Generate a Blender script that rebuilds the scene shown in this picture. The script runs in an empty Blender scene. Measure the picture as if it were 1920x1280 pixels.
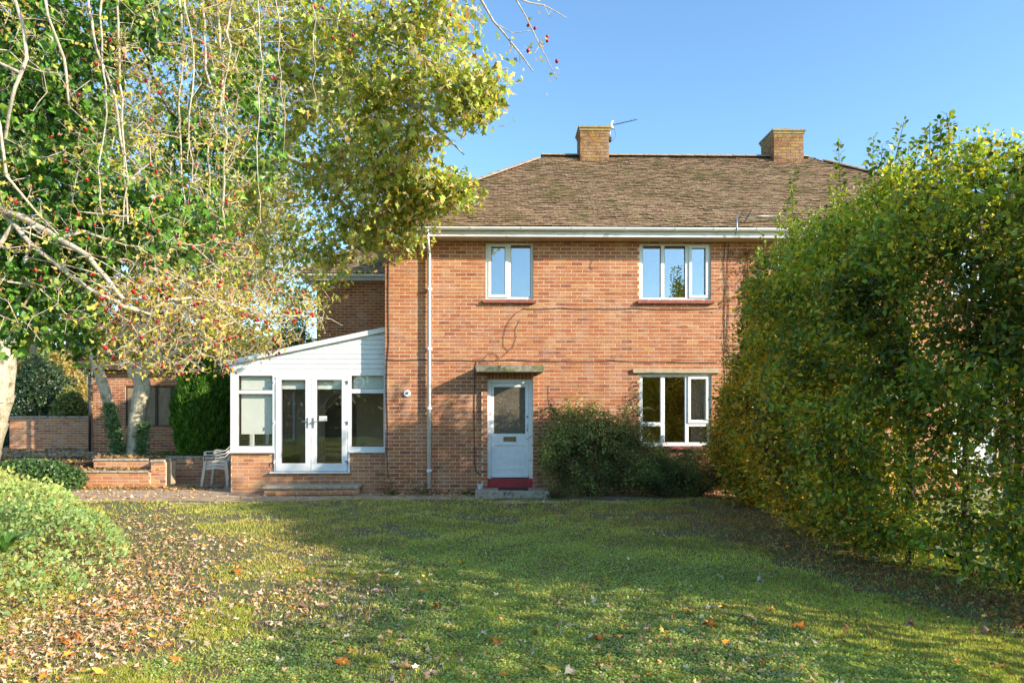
import bpy, math, random
import numpy as np
from mathutils import Vector, Matrix

random.seed(7)
RNG = np.random.default_rng(7)
scene = bpy.context.scene
COL = scene.collection
PI = math.pi

# ------------------------------------------------------------------ camera
F_PX, HOR, YAW = 1294.0, 763.0, math.radians(1.0)
CAM = np.array([0.0, -14.0, 1.75])
cam_data = bpy.data.cameras.new('camera')
cam_data.sensor_width = 36.0
cam_data.lens = 36.0 * F_PX / 1920.0
cam_data.shift_y = (HOR - 640.0) / 1920.0
cam_data.clip_start = 0.05
cam_data.clip_end = 2000
cam = bpy.data.objects.new('camera', cam_data)
cam.location = CAM
cam.rotation_euler = (PI / 2, 0, -YAW)
COL.objects.link(cam)
scene.camera = cam

# ------------------------------------------------------------------ light
SUN = Vector((1.83, -1.0, 0.88)).normalized()          # towards the sun
world = bpy.data.worlds.new('World')
scene.world = world
world.use_nodes = True
wn = world.node_tree
sky = wn.nodes.new('ShaderNodeTexSky')
sky.sky_type = 'NISHITA'
sky.sun_disc = False
sky.sun_elevation = math.asin(SUN.z)
sky.sun_rotation = math.atan2(SUN.x, SUN.y)
sky.altitude = 100
sky.air_density = 1.0
sky.dust_density = 0.6
sky.ozone_density = 2.2
tint = wn.nodes.new('ShaderNodeMix'); tint.data_type = 'RGBA'; tint.blend_type = 'MULTIPLY'
tint.inputs[0].default_value = 1.0; tint.inputs[7].default_value = (0.66, 0.81, 0.86, 1)
wn.links.new(sky.outputs[0], tint.inputs[6])
wn.links.new(tint.outputs[2], wn.nodes['Background'].inputs[0])
wn.nodes['Background'].inputs[1].default_value = 0.15
sl = bpy.data.lights.new('sun', 'SUN')
sl.energy = 3.2
sl.angle = math.radians(0.53)
sl.color = (1.0, 0.89, 0.74)
so = bpy.data.objects.new('sun', sl)
so.rotation_euler = SUN.to_track_quat('Z', 'Y').to_euler()
so.location = (20, -20, 20)
COL.objects.link(so)
scene.view_settings.view_transform = 'Standard'
scene.view_settings.look = 'None'
scene.view_settings.gamma = 1.0
scene.view_settings.exposure = 1.44
scene.render.engine = 'CYCLES'
scene.cycles.max_bounces = 8
scene.cycles.transparent_max_bounces = 12
scene.cycles.caustics_reflective = False
scene.cycles.caustics_refractive = False

# ------------------------------------------------------------------ measuring
_f = np.array([math.sin(YAW), math.cos(YAW)])
_r = np.array([math.cos(YAW), -math.sin(YAW)])
def ray(px, py):
    h = _f * F_PX + _r * (px - 960.0)
    return np.array([h[0], h[1], HOR - py])
def at(px, py, Y):                 # point of the plane y = Y seen there
    d = ray(px, py); t = (Y - CAM[1]) / d[1]
    return CAM + d * t
def on(px, py, z=0.0):             # point of the plane z seen there
    d = ray(px, py); t = (z - CAM[2]) / d[2]
    return CAM + d * t
def X_(px, Y=0.0): return float(at(px, 700, Y)[0])
def Z_(px, py, Y=0.0): return float(at(px, py, Y)[2])
def R_(x0, x1, y0, y1, Y=0.0):     # rectangle x0,x1,z0,z1 on the plane y = Y
    m = (x0 + x1) / 2
    return (X_(x0, Y), X_(x1, Y), Z_(m, y1, Y), Z_(m, y0, Y))

# ------------------------------------------------------------------ materials
def new_mat(name):
    m = bpy.data.materials.new(name); m.use_nodes = True
    nt = m.node_tree
    return m, nt, nt.nodes['Principled BSDF']
def N(nt, t, **k):
    n = nt.nodes.new(t)
    for a, b in k.items(): setattr(n, a, b)
    return n
def noise(nt, vec, scale, detail=4, rough=0.6):
    n = N(nt, 'ShaderNodeTexNoise'); n.inputs['Scale'].default_value = scale
    n.inputs['Detail'].default_value = detail; n.inputs['Roughness'].default_value = rough
    if vec is not None: nt.links.new(vec, n.inputs['Vector'])
    return n.outputs['Fac']
def ramp(nt, fac, stops):
    r = N(nt, 'ShaderNodeValToRGB'); e = r.color_ramp.elements
    while len(e) < len(stops): e.new(0.5)
    for i, (p, c) in enumerate(stops):
        e[i].position = p
        e[i].color = (*c, 1) if hasattr(c, '__len__') else (c, c, c, 1)
    nt.links.new(fac, r.inputs[0]); return r.outputs[0]
def mix(nt, a, b, fac, mode='MIX'):
    m = N(nt, 'ShaderNodeMix', data_type='RGBA', blend_type=mode)
    for v, s in ((fac, m.inputs[0]), (a, m.inputs[6]), (b, m.inputs[7])):
        if isinstance(v, (int, float)): s.default_value = v
        elif isinstance(v, tuple): s.default_value = (*v, 1)
        else: nt.links.new(v, s)
    return m.outputs[2]
def bump(nt, bs, h, strength, dist=0.01):
    b = N(nt, 'ShaderNodeBump'); b.inputs['Strength'].default_value = strength
    b.inputs['Distance'].default_value = dist
    nt.links.new(h, b.inputs['Height']); nt.links.new(b.outputs[0], bs.inputs['Normal'])
def posn(nt): return N(nt, 'ShaderNodeNewGeometry').outputs['Position']
def attr(nt, name='col'):
    a = N(nt, 'ShaderNodeAttribute'); a.attribute_name = name
    return a.outputs['Color']

def simple(name, c1, c2=None, scale=6, rough=0.7, b=0.0, bscale=60, metal=0.0, dirt=None, dscale=2, dlo=.5, dhi=.75, spec=0.5):
    m, nt, bs = new_mat(name); p = posn(nt)
    c2 = c2 or tuple(x * 0.8 for x in c1)
    col = mix(nt, c1, c2, ramp(nt, noise(nt, p, scale), [(0.35, 0.0), (0.65, 1.0)]))
    if dirt: col = mix(nt, col, dirt, ramp(nt, noise(nt, p, dscale, 8, 0.7), [(dlo, 0.0), (dhi, 1.0)]))
    nt.links.new(col, bs.inputs['Base Color'])
    bs.inputs['Roughness'].default_value = rough; bs.inputs['Metallic'].default_value = metal
    bs.inputs['Specular IOR Level'].default_value = spec
    if b: bump(nt, bs, noise(nt, p, bscale, 6), b)
    return m

def brick_mat(name, tint=(1, 1, 1), lichen=None):
    m, nt, bs = new_mat(name); p = posn(nt)
    c = attr(nt)
    c = mix(nt, c, tint, 1.0, 'MULTIPLY')
    c = mix(nt, c, ramp(nt, noise(nt, p, 35, 6, .7), [(0.25, 0.55), (0.5, 1.0), (0.8, 1.25)]), 0.8, 'MULTIPLY')
    c = mix(nt, c, (0.55, 0.38, 0.28), ramp(nt, noise(nt, p, 2.3, 8, .75), [(0.50, 0.0), (0.72, 0.6)]))   # lime bloom
    c = mix(nt, c, (0.10, 0.05, 0.035), ramp(nt, noise(nt, p, 1.3, 8, .8), [(0.54, 0.0), (0.78, 0.5)]))  # soot
    if lichen: c = mix(nt, c, lichen, ramp(nt, noise(nt, p, 9, 8, .8), [(0.50, 0.0), (0.60, 0.85)]))
    nt.links.new(c, bs.inputs['Base Color']); bs.inputs['Roughness'].default_value = 0.9
    bs.inputs['Specular IOR Level'].default_value = 0.25
    bump(nt, bs, noise(nt, p, 140, 6, .7), 0.7, 0.004)
    return m
M = {}
M['brick'] = brick_mat('red_brick')
M['brick_chimney'] = brick_mat('lichened_brick', (0.58, 0.74, 0.8), (0.40, 0.25, 0.06))
M['brick_old'] = brick_mat('old_brick', (1.2, 1.45, 1.6))
M['mortar'] = simple('mortar', (0.78, 0.59, 0.39), (0.64, 0.47, 0.31), 9, .95, .4, 120, dirt=(0.36, 0.25, 0.17), dscale=3, dlo=.58, dhi=.8)
M['concrete'] = simple('concrete', (0.52, 0.43, 0.31), (0.36, 0.30, 0.22), 12, .95, .6, 90, dirt=(0.09, 0.08, 0.05), dscale=9, dlo=.52, dhi=.68)
M['concrete_moss'] = simple('mossy_concrete', (0.40, 0.35, 0.27), (0.2, 0.18, 0.14), 12, .95, .8, 60, dirt=(0.15, 0.15, 0.04), dscale=7, dlo=.45, dhi=.62)
M['lintel'] = simple('painted_lintel', (0.50, 0.40, 0.26), (0.38, 0.30, 0.20), 12, .9, .3)
M['upvc'] = simple('white_frame', (0.80, 0.81, 0.80), (0.72, 0.73, 0.71), 5, .35, 0, dirt=(0.5, 0.49, 0.44), dscale=4, dlo=.6, dhi=.9)
M['paint'] = simple('white_paint', (0.86, 0.86, 0.84), (0.78, 0.78, 0.76), 8, .45, .15, 40, dirt=(0.35, 0.33, 0.30), dscale=12, dlo=.66, dhi=.85)
M['fascia'] = simple('weathered_fascia', (0.72, 0.71, 0.68), (0.6, 0.58, 0.54), 3, .6, .1, 40, dirt=(0.12, 0.11, 0.09), dscale=5, dlo=.56, dhi=.75)
M['soffit'] = simple('stained_soffit', (0.62, 0.52, 0.42), (0.5, 0.38, 0.28), 2, .8)
M['gutter'] = simple('gutter_plastic', (0.86, 0.86, 0.83), (0.8, 0.8, 0.76), 4, .4, 0, dirt=(0.45, 0.42, 0.36), dscale=6, dlo=.64, dhi=.9)
M['redpaint'] = simple('red_gloss_paint', (0.50, 0.035, 0.035), (0.36, 0.03, 0.03), 9, .5, .2, 40, dirt=(0.12, 0.06, 0.05), dscale=9)
M['sill'] = simple('red_clay_sill', (0.32, 0.10, 0.07), (0.2, 0.07, 0.05), 12, .8, .3)
M['black'] = simple('black_rubber', (0.02, 0.02, 0.02), (0.035, 0.03, 0.03), 20, .6)
M['cable'] = simple('cable_sheath', (0.05, 0.035, 0.03), None, 20, .6)
M['steel'] = simple('galvanised_steel', (0.45, 0.45, 0.46), (0.3, 0.3, 0.31), 20, .4, metal=.8)
M['brass'] = simple('tarnished_brass', (0.36, 0.25, 0.10), (0.2, 0.13, 0.06), 30, .4, metal=.8)
M['plaster'] = simple('interior_plaster', (0.66, 0.54, 0.37), (0.58, 0.47, 0.32), 2, .9)
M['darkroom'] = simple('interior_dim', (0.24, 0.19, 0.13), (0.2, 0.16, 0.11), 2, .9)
M['floorboard'] = simple('interior_floor', (0.18, 0.10, 0.05), None, 4, .5)
M['curtain'] = simple('curtain_cloth', (0.82, 0.78, 0.66), (0.7, 0.66, 0.56), 8, .9)
M['blind'] = simple('roller_blind', (0.86, 0.85, 0.74), (0.82, 0.81, 0.70), 3, .9)
M['ply'] = simple('weathered_board', (0.34, 0.25, 0.15), (0.24, 0.17, 0.10), 8, .9, .2)
M['darkwood'] = simple('dark_stained_wood', (0.06, 0.035, 0.02), (0.1, 0.06, 0.04), 12, .8, .2)
M['felt'] = simple('roof_felt', (0.13, 0.12, 0.1), (0.2, 0.18, 0.14), 6, .95, .5)
M['plastic'] = simple('aged_white_plastic', (0.70, 0.64, 0.54), (0.58, 0.52, 0.43), 10, .5, dirt=(0.3, 0.25, 0.17), dscale=8, dlo=.58, dhi=.8)
M['cup'] = simple('white_ceramic', (0.75, 0.76, 0.78), None, 10, .3)
M['poly'] = simple('roof_sheet', (0.55, 0.56, 0.55), (0.48, 0.48, 0.46), 3, .4)
M['pot'] = simple('clay_pot', (0.17, 0.13, 0.13), (0.1, 0.08, 0.08), 9, .9)
M['wood'] = simple('bench_wood', (0.4, 0.2, 0.08), None, 9, .6)
M['paper'] = simple('paper_notice', (0.75, 0.74, 0.68), None, 9, .9)

def tile_mat():
    m, nt, bs = new_mat('clay_roof_tile'); p = posn(nt)
    c = attr(nt)
    c = mix(nt, c, ramp(nt, noise(nt, p, 17, 6, .8), [(0.36, 0.3), (0.5, 1.0), (0.68, 1.45)]), 1.0, 'MULTIPLY')
    c = mix(nt, c, (0.50, 0.38, 0.26), ramp(nt, noise(nt, p, 24, 6, .8), [(0.60, 0.0), (0.68, 0.5)]))
    c = mix(nt, c, (0.13, 0.125, 0.035), ramp(nt, noise(nt, p, 1.6, 8, .85), [(0.50, 0.0), (0.64, 0.8)]))
    nt.links.new(c, bs.inputs['Base Color']); bs.inputs['Roughness'].default_value = 0.95
    bs.inputs['Specular IOR Level'].default_value = 0.2
    bump(nt, bs, noise(nt, p, 70, 6, .7), 0.9, 0.01)
    return m
M['tile'] = tile_mat()

def bark_mat(name, c1, c2, c3=None, b=.8, sc=30):
    m, nt, bs = new_mat(name); p = posn(nt)
    mp = N(nt, 'ShaderNodeMapping'); mp.inputs['Scale'].default_value = (1, 1, 0.4); nt.links.new(p, mp.inputs[0])
    v = mp.outputs[0]
    c = mix(nt, c1, c2, ramp(nt, noise(nt, v, sc, 6, .7), [(0.4, 0.0), (0.6, 1.0)]))
    if c3: c = mix(nt, c, c3, ramp(nt, noise(nt, p, 6, 6, .7), [(0.52, 0.0), (0.66, 0.9)]))
    nt.links.new(c, bs.inputs['Base Color']); bs.inputs['Roughness'].default_value = 0.9
    bump(nt, bs, noise(nt, v, sc * 2, 6, .7), b, 0.01)
    return m
M['bark_pale'] = bark_mat('pale_bark', (0.62, 0.55, 0.41), (0.38, 0.32, 0.22), (0.18, 0.17, 0.07))
M['bark_haw'] = bark_mat('lichened_twigs', (0.66, 0.58, 0.45), (0.42, 0.32, 0.23), (0.46, 0.44, 0.28), sc=50)
M['bark_dark'] = bark_mat('dark_bark', (0.10, 0.075, 0.05), (0.05, 0.04, 0.03))
M['bark_grey'] = bark_mat('grey_dead_twigs', (0.34, 0.33, 0.30), (0.2, 0.19, 0.17))

def leaf_mat(name, trans=0.35, rough=0.45, spec=0.4):
    m, nt, bs = new_mat(name)
    c = attr(nt)
    p = posn(nt)
    c = mix(nt, c, ramp(nt, noise(nt, p, 60, 3, .6), [(0.3, 0.7), (0.7, 1.25)]), 0.7, 'MULTIPLY')
    nt.links.new(c, bs.inputs['Base Color']); bs.inputs['Roughness'].default_value = rough
    bs.inputs['Specular IOR Level'].default_value = spec
    tr = N(nt, 'ShaderNodeBsdfTranslucent')
    tc = mix(nt, c, (1.35, 1.25, 0.55), 1.0, 'MULTIPLY')
    nt.links.new(tc, tr.inputs[0])
    ms = N(nt, 'ShaderNodeMixShader'); ms.inputs[0].default_value = trans
    nt.links.new(bs.outputs[0], ms.inputs[1]); nt.links.new(tr.outputs[0], ms.inputs[2])
    nt.links.new(ms.outputs[0], nt.nodes['Material Output'].inputs['Surface'])
    return m
M['leaf'] = leaf_mat('living_leaf', .42)
M['leaf_gloss'] = leaf_mat('glossy_leaf', 0.3, 0.36, 0.5)
M['leaf_dry'] = leaf_mat('dry_leaf', 0.15, 0.8, 0.2)
M['grass'] = leaf_mat('grass_blade', 0.3, 0.5, 0.35)
def berry_mat():
    m, nt, bs = new_mat('red_berry')
    bs.inputs['Base Color'].default_value = (0.42, 0.015, 0.02, 1); bs.inputs['Roughness'].default_value = .25
    return m
M['berry'] = berry_mat()

def glass_mat(name, refl, tint=(1, 1, 1), rough=0.0, bumpy=0.0, bs_=30):
    m, nt, bs = new_mat(name); nt.nodes.remove(bs)
    t = N(nt, 'ShaderNodeBsdfTransparent'); t.inputs[0].default_value = (*tint, 1)
    g = N(nt, 'ShaderNodeBsdfGlossy'); g.inputs['Roughness'].default_value = rough; g.inputs[0].default_value = (.97, .98, 1, 1)
    lw = N(nt, 'ShaderNodeLayerWeight'); lw.inputs[0].default_value = 0.5
    pw = N(nt, 'ShaderNodeMath', operation='POWER'); pw.inputs[1].default_value = 4.0; nt.links.new(lw.outputs['Facing'], pw.inputs[0])
    mr = N(nt, 'ShaderNodeMapRange'); mr.inputs[3].default_value = refl; mr.inputs[4].default_value = 1.0
    nt.links.new(pw.outputs[0], mr.inputs[0])
    ms = N(nt, 'ShaderNodeMixShader')
    nt.links.new(mr.outputs[0], ms.inputs[0]); nt.links.new(t.outputs[0], ms.inputs[1]); nt.links.new(g.outputs[0], ms.inputs[2])
    nt.links.new(ms.outputs[0], nt.nodes['Material Output'].inputs['Surface'])
    if bumpy:
        b = N(nt, 'ShaderNodeBump'); b.inputs['Strength'].default_value = bumpy; b.inputs['Distance'].default_value = .01
        nt.links.new(noise(nt, posn(nt), bs_, 3), b.inputs['Height']); nt.links.new(b.outputs[0], g.inputs['Normal'])
    return m
M['glass'] = glass_mat('window_glass', 0.27, bumpy=0.012, bs_=1.5)
M['glass_con'] = glass_mat('conservatory_glass', 0.05, (0.97, 0.98, 0.97), bumpy=0.01, bs_=1.5)
M['glass_obs'] = simple('obscured_glass', (0.15, 0.12, 0.075), (0.10, 0.08, 0.05), 14, .16, 1.0, 70)

# ------------------------------------------------------------------ mesh helpers
def link(o, parent=None):
    COL.objects.link(o)
    if parent is not None: o.parent = parent
    return o
def tag(o, label=None, cat=None, group=None, kind=None):
    if label: o['label'] = label
    if cat: o['category'] = cat
    if group: o['group'] = group
    if kind: o['kind'] = kind
    return o
def empty(name, loc, label, cat, group=None):
    o = bpy.data.objects.new(name, None); o.location = loc; o.empty_display_size = .2
    link(o); return tag(o, label, cat, group)
def local(parent):
    return Vector(parent.location) if parent is not None and parent.parent is None else \
        (Vector(parent.location) + local(parent.parent) if parent is not None else Vector((0, 0, 0)))

class MB:
    def __init__(s): s.v = []; s.f = []; s.c = []
    def box(s, x0, x1, y0, y1, z0, z1, c=None):
        b = len(s.v)
        s.v += [(x0, y0, z0), (x1, y0, z0), (x1, y1, z0), (x0, y1, z0), (x0, y0, z1), (x1, y0, z1), (x1, y1, z1), (x0, y1, z1)]
        q = [(0, 3, 2, 1), (4, 5, 6, 7), (0, 1, 5, 4), (1, 2, 6, 5), (2, 3, 7, 6), (3, 0, 4, 7)]
        s.f += [tuple(b + i for i in f) for f in q]; s.c += [c] * 6
        return s
    def prism(s, pts, y0, y1, c=None):       # polygon in x,z extruded along y
        b = len(s.v); n = len(pts)
        s.v += [(x, y0, z) for x, z in pts] + [(x, y1, z) for x, z in pts]
        s.f += [tuple(b + i for i in range(n)), tuple(b + n + i for i in reversed(range(n)))]
        s.f += [(b + i, b + n + i, b + n + (i + 1) % n, b + (i + 1) % n) for i in range(n)]
        s.c += [c] * (n + 2); return s
    def poly(s, pts, c=None):
        b = len(s.v); s.v += [tuple(p) for p in pts]; s.f.append(tuple(range(b, b + len(pts)))); s.c.append(c); return s
    def tube(s, pts, rs, k=8, c=None, caps=True):
        P = [Vector(p) for p in pts]
        if not hasattr(rs, '__len__'): rs = [rs] * len(P)
        b = len(s.v); up = Vector((0.13, 0.29, 1)).normalized()
        for i, p in enumerate(P):
            t = (P[min(i + 1, len(P) - 1)] - P[max(i - 1, 0)]).normalized()
            a = t.cross(up)
            if a.length < .1: a = t.cross(Vector((1, 0, 0)))
            a.normalize(); d = t.cross(a)
            for j in range(k):
                q = 2 * PI * j / k
                s.v.append(tuple(p + a * math.cos(q) * rs[i] + d * math.sin(q) * rs[i]))
        for i in range(len(P) - 1):
            for j in range(k):
                s.f.append((b + i * k + j, b + i * k + (j + 1) % k, b + (i + 1) * k + (j + 1) % k, b + (i + 1) * k + j)); s.c.append(c)
        if caps:
            s.f.append(tuple(b + j for j in reversed(range(k)))); s.f.append(tuple(b + (len(P) - 1) * k + j for j in range(k))); s.c += [c, c]
        return s
    def bar(s, p, q, w, h, c=None):          # rectangular bar between two points
        p, q = Vector(p), Vector(q); t = (q - p).normalized(); up = Vector((0, 0, 1))
        if abs(t.z) > .9: up = Vector((0, 1, 0))
        a = t.cross(up).normalized() * w / 2; d = a.normalized().cross(t) * h / 2
        b = len(s.v)
        for e in (p, q): s.v += [tuple(e + a + d), tuple(e - a + d), tuple(e - a - d), tuple(e + a - d)]
        s.f += [tuple(b + i for i in f) for f in ((3, 2, 1, 0), (4, 5, 6, 7), (0, 1, 5, 4), (1, 2, 6, 5), (2, 3, 7, 6), (3, 0, 4, 7))]
        s.c += [c] * 6; return s
    def mesh(s, name, m, smooth=False, origin=(0, 0, 0)):
        me = bpy.data.meshes.new(name)
        o = Vector(origin)
        me.from_pydata([tuple(Vector(v) - o) for v in s.v], [], s.f)
        if any(c is not None for c in s.c):
            a = me.attributes.new('col', 'FLOAT_COLOR', 'FACE')
            a.data.foreach_set('color', np.array([(*(c or (1, 1, 1)), 1.0) for c in s.c], dtype=np.float32).ravel())
        me.materials.append(M[m])
        if smooth: me.polygons.foreach_set('use_smooth', [True] * len(me.polygons))
        me.update(); return me
    def build(s, name, m, parent=None, smooth=False, bevel=0):
        off = local(parent)
        o = bpy.data.objects.new(name, s.mesh(name, m, smooth, off))
        link(o, parent)
        if bevel:
            b = o.modifiers.new('bevel', 'BEVEL'); b.width = bevel; b.segments = 2; b.limit_method = 'ANGLE'
        return o

def rect_minus(R, holes):
    x0, x1, z0, z1 = R
    xs = sorted({x0, x1, *[min(max(v, x0), x1) for h in holes for v in h[:2]]})
    zs = sorted({z0, z1, *[min(max(v, z0), z1) for h in holes for v in h[2:]]})
    out = []
    for a, b in zip(zs, zs[1:]):
        if b - a < 1e-5: continue
        run = None
        for c, d in zip(xs, xs[1:]):
            if d - c < 1e-5: continue
            mx, mz = (c + d) / 2, (a + b) / 2
            if any(h[0] < mx < h[1] and h[2] < mz < h[3] for h in holes):
                if run: out.append((*run, a, b)); run = None
            else: run = (run[0], d) if run else (c, d)
        if run: out.append((*run, a, b))
    return out

# numpy meshes ---------------------------------------------------------
def np_mesh(name, V, T, C, m, smooth=False):
    me = bpy.data.meshes.new(name)
    V = np.asarray(V, np.float32); T = np.asarray(T, np.int32)
    me.vertices.add(len(V)); me.vertices.foreach_set('co', V.ravel())
    me.loops.add(T.size); me.loops.foreach_set('vertex_index', T.ravel())
    me.polygons.add(len(T)); me.polygons.foreach_set('loop_start', np.arange(0, T.size, 3, dtype=np.int32))
    me.polygons.foreach_set('loop_total', np.full(len(T), 3, np.int32))
    if C is not None:
        a = me.attributes.new('col', 'FLOAT_COLOR', 'POINT')
        a.data.foreach_set('color', np.hstack([C, np.ones((len(C), 1))]).astype(np.float32).ravel())
    if smooth: me.polygons.foreach_set('use_smooth', np.ones(len(T), bool))
    me.materials.append(M[m]); me.update(calc_edges=True); return me

def unit(a): return a / np.maximum(np.linalg.norm(a, axis=-1, keepdims=True), 1e-9)
def frames(axis, nrm):
    x = unit(axis); z = unit(nrm - x * np.sum(nrm * x, 1, keepdims=True)); y = np.cross(z, x)
    return np.stack([x, y, z], 2)              # columns

def tpl(outline, fold=.25, curl=.15, centre=None):
    """leaf template: outline of (x along, y across); a fan round the midrib"""
    n = len(outline); c = centre or (0.45, 0.0)
    V = [(c[0], c[1], 0.0)] + [(x, y, abs(y) * fold - curl * x * x) for x, y in outline]
    T = [(0, i + 1, (i + 1) % n + 1) for i in range(n)]
    return np.array(V), np.array(T)
SYC = tpl([(0, 0), (-.05, .3), (.12, .5), (.22, .26), (.5, .55), (.62, .5), (.55, .2), (1.0, 0), (.55, -.2), (.62, -.5), (.5, -.55), (.22, -.26), (.12, -.5), (-.05, -.3)], .2, .18, (.3, 0))
SYL = tpl([(0, 0), (.0, .38), (.28, .24), (.55, .50), (.60, .18), (1.0, 0), (.60, -.18), (.55, -.50), (.28, -.24), (.0, -.38)], .25, .2, (.3, 0))
IVY = tpl([(0, 0), (-.08, .3), (.25, .5), (.45, .24), (1.0, 0), (.45, -.24), (.25, -.5), (-.08, -.3)], .25, .15, (.3, 0))
OVAL = tpl([(0, 0), (.25, .3), (.6, .3), (1, 0), (.6, -.3), (.25, -.3)], .3, .15, (.45, 0))
DIAM = (np.array([(0, 0, 0), (.5, .3, .1), (1, 0, -.1), (.5, -.3, .1)]), np.array([(0, 2, 1), (0, 3, 2)]))
LANCE = (np.array([(0, 0, 0), (.4, .17, .06), (1, 0, -.15), (.4, -.17, .06)]), np.array([(0, 2, 1), (0, 3, 2)]))
DRY = (SYC[0] * np.array([1, 1, 1]) + np.array([[0, 0, .25 * math.sin(5 * v[0] + 3 * v[1]) * abs(v[1])] for v in SYC[0]]), SYC[1])

def leaves(T, pos, R, size, colr):
    V0, F0 = T; n = len(pos); k = len(V0)
    V = np.einsum('nij,kj->nki', R, V0) * np.asarray(size).reshape(-1, 1, 1) + pos[:, None, :]
    F = F0[None] + (np.arange(n) * k)[:, None, None]
    C = np.repeat(colr[:, None, :], k, 1)
    return V.reshape(-1, 3), F.reshape(-1, 3), C.reshape(-1, 3)

def in_view(P):
    d = P - CAM
    z = d[:, 0] * _f[0] + d[:, 1] * _f[1]; x = d[:, 0] * _r[0] + d[:, 1] * _r[1]
    z = np.maximum(z, 1e-3)
    px = 960 + F_PX * x / z; py = HOR - F_PX * d[:, 2] / z
    return (z > .3) & (px > 0) & (px < 1920) & (py > 0) & (py < 1280), z

def foliage(parent, T, pos, R, size, colr, m, solo=0, name='foliage', piece='leaf'):
    """joined foliage plus the `solo` leaves showing largest as objects"""
    pick = np.zeros(len(pos), bool)
    R = R.copy(); R[:, :, 2] *= RNG.uniform(.4, 2.6, (len(R), 1)) * np.where(RNG.random((len(R), 1)) < .2, -1, 1); R[:, :, 1] *= RNG.uniform(.65, 1.05, (len(R), 1))
    if solo:
        ok, z = in_view(pos)
        idx = np.where(ok)[0]; idx = idx[np.argsort(z[idx] / size[idx])][:solo]
        pick[idx] = True
    off = np.array(local(parent))
    V, F, C = leaves(SYL if T is SYC else T, pos[~pick] - off, R[~pick], size[~pick], colr[~pick])
    o = bpy.data.objects.new(name, np_mesh(name, V, F, C, m)); link(o, parent); o['kind'] = 'stuff'
    if solo and pick.any():
        P, RR, S, CC = pos[pick] - off, R[pick], size[pick], colr[pick]
        nv = 10; meds = []
        cid = np.arange(len(P)) % nv
        for v in range(nv):
            c = CC[cid == v]
            c = c[0] if len(c) else CC[0]
            meds.append(np_mesh(piece, T[0], T[1], np.repeat(c[None], len(T[0]), 0), m))
        allc = np.array([CC[cid == v][0] if (cid == v).any() else CC[0] for v in range(nv)])
        for i in range(len(P)):
            v = int(np.argmin(np.abs(allc - CC[i]).sum(1)))
            q = bpy.data.objects.new(piece, meds[v])
            mat = Matrix(RR[i].tolist()).to_4x4() @ Matrix.Scale(float(S[i]), 4)
            mat.translation = Vector(P[i]); q.matrix_local = mat
            link(q, parent)
    return o

def palette(n, cols, wts, jit=.15):
    cols = np.array(cols, float); w = np.array(wts, float); w /= w.sum()
    c = cols[RNG.choice(len(cols), n, p=w)]
    return np.clip(c * (1 + RNG.normal(0, jit, (n, 1))) * (1 + RNG.normal(0, jit * .4, (n, 3))), .004, .95)

# growth -----------------------------------------------------------------
def grow(skel, targets, step=.25, bend=.15, droop=0.0):
    """skel: list of polylines [(x,y,z,r)...]; each target joins its nearest node"""
    P = []; par = []; rmin = []
    for line in skel:
        for i, q in enumerate(line):
            if i == 0:
                if P:
                    d = np.linalg.norm(np.array(P) - np.array(q[:3]), axis=1); j = int(d.argmin())
                    par.append(j if d[j] < 30 else -1)
                else: par.append(-1)
            else: par.append(len(P) - 1)
            P.append(np.array(q[:3], float)); rmin.append(q[3])
            if i + 1 < len(line):
                a = np.array(q, float); b = np.array(line[i + 1], float)
                n = int(np.linalg.norm(b[:3] - a[:3]) / step)
                for s in range(1, n):
                    t = s / n; c = a * (1 - t) + b * t
                    par.append(len(P) - 1); P.append(c[:3] + RNG.normal(0, step * .06, 3)); rmin.append(c[3])
    nsk = len(P)
    A = np.zeros((nsk + len(targets) * 40 + 10, 3)); A[:nsk] = P; n = nsk
    D0 = np.array([np.min(np.sum((A[:nsk] - t) ** 2, 1)) for t in targets]) if len(targets) else np.array([])
    tips = []
    for k in np.argsort(D0):
        t = targets[k]; d = np.sum((A[:n] - t) ** 2, 1); j = int(d.argmin()); L = math.sqrt(d[j])
        m = max(1, min(30, int(L / step))); a = A[j].copy()
        side = RNG.normal(0, bend * L, 3); side[2] += droop * L
        if n + m >= len(A): break
        prev = j
        for s in range(1, m + 1):
            u = s / m
            A[n] = a * (1 - u) + t * u + side * math.sin(PI * u) + (RNG.normal(0, step * .05, 3) if s < m else 0)
            par.append(prev); rmin.append(0); prev = n; n += 1
        tips.append(prev)
    return A[:n], np.array(par), np.array(rmin), np.array(tips, int), nsk

def radii(par, rmin, tip_r, p=.5):
    n = len(par); cnt = np.zeros(n)
    child = np.zeros(n, int); np.add.at(child, par[par >= 0], 1)
    cnt[child == 0] = 1
    for i in range(n - 1, -1, -1):
        if par[i] >= 0: cnt[par[i]] += cnt[i]
    return np.maximum(tip_r * np.maximum(cnt, 1) ** p, rmin)

def prisms(A, B, ra, rb, k=5):
    t = unit(B - A); up = np.tile(np.array([.31, .2, .93]), (len(A), 1))
    a = unit(np.cross(t, up)); b = np.cross(t, a)
    ang = 2 * PI * np.arange(k) / k
    ring = a[:, None] * np.cos(ang)[None, :, None] + b[:, None] * np.sin(ang)[None, :, None]
    V = np.concatenate([A[:, None] + ring * ra[:, None, None], B[:, None] + ring * rb[:, None, None]], 1)
    f = []
    for j in range(k):
        l = (j + 1) % k; f += [(j, l, k + l), (j, k + l, k + j)]
    F = np.array(f)[None] + (np.arange(len(A)) * 2 * k)[:, None, None]
    return V.reshape(-1, 3), F.reshape(-1, 3)

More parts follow.
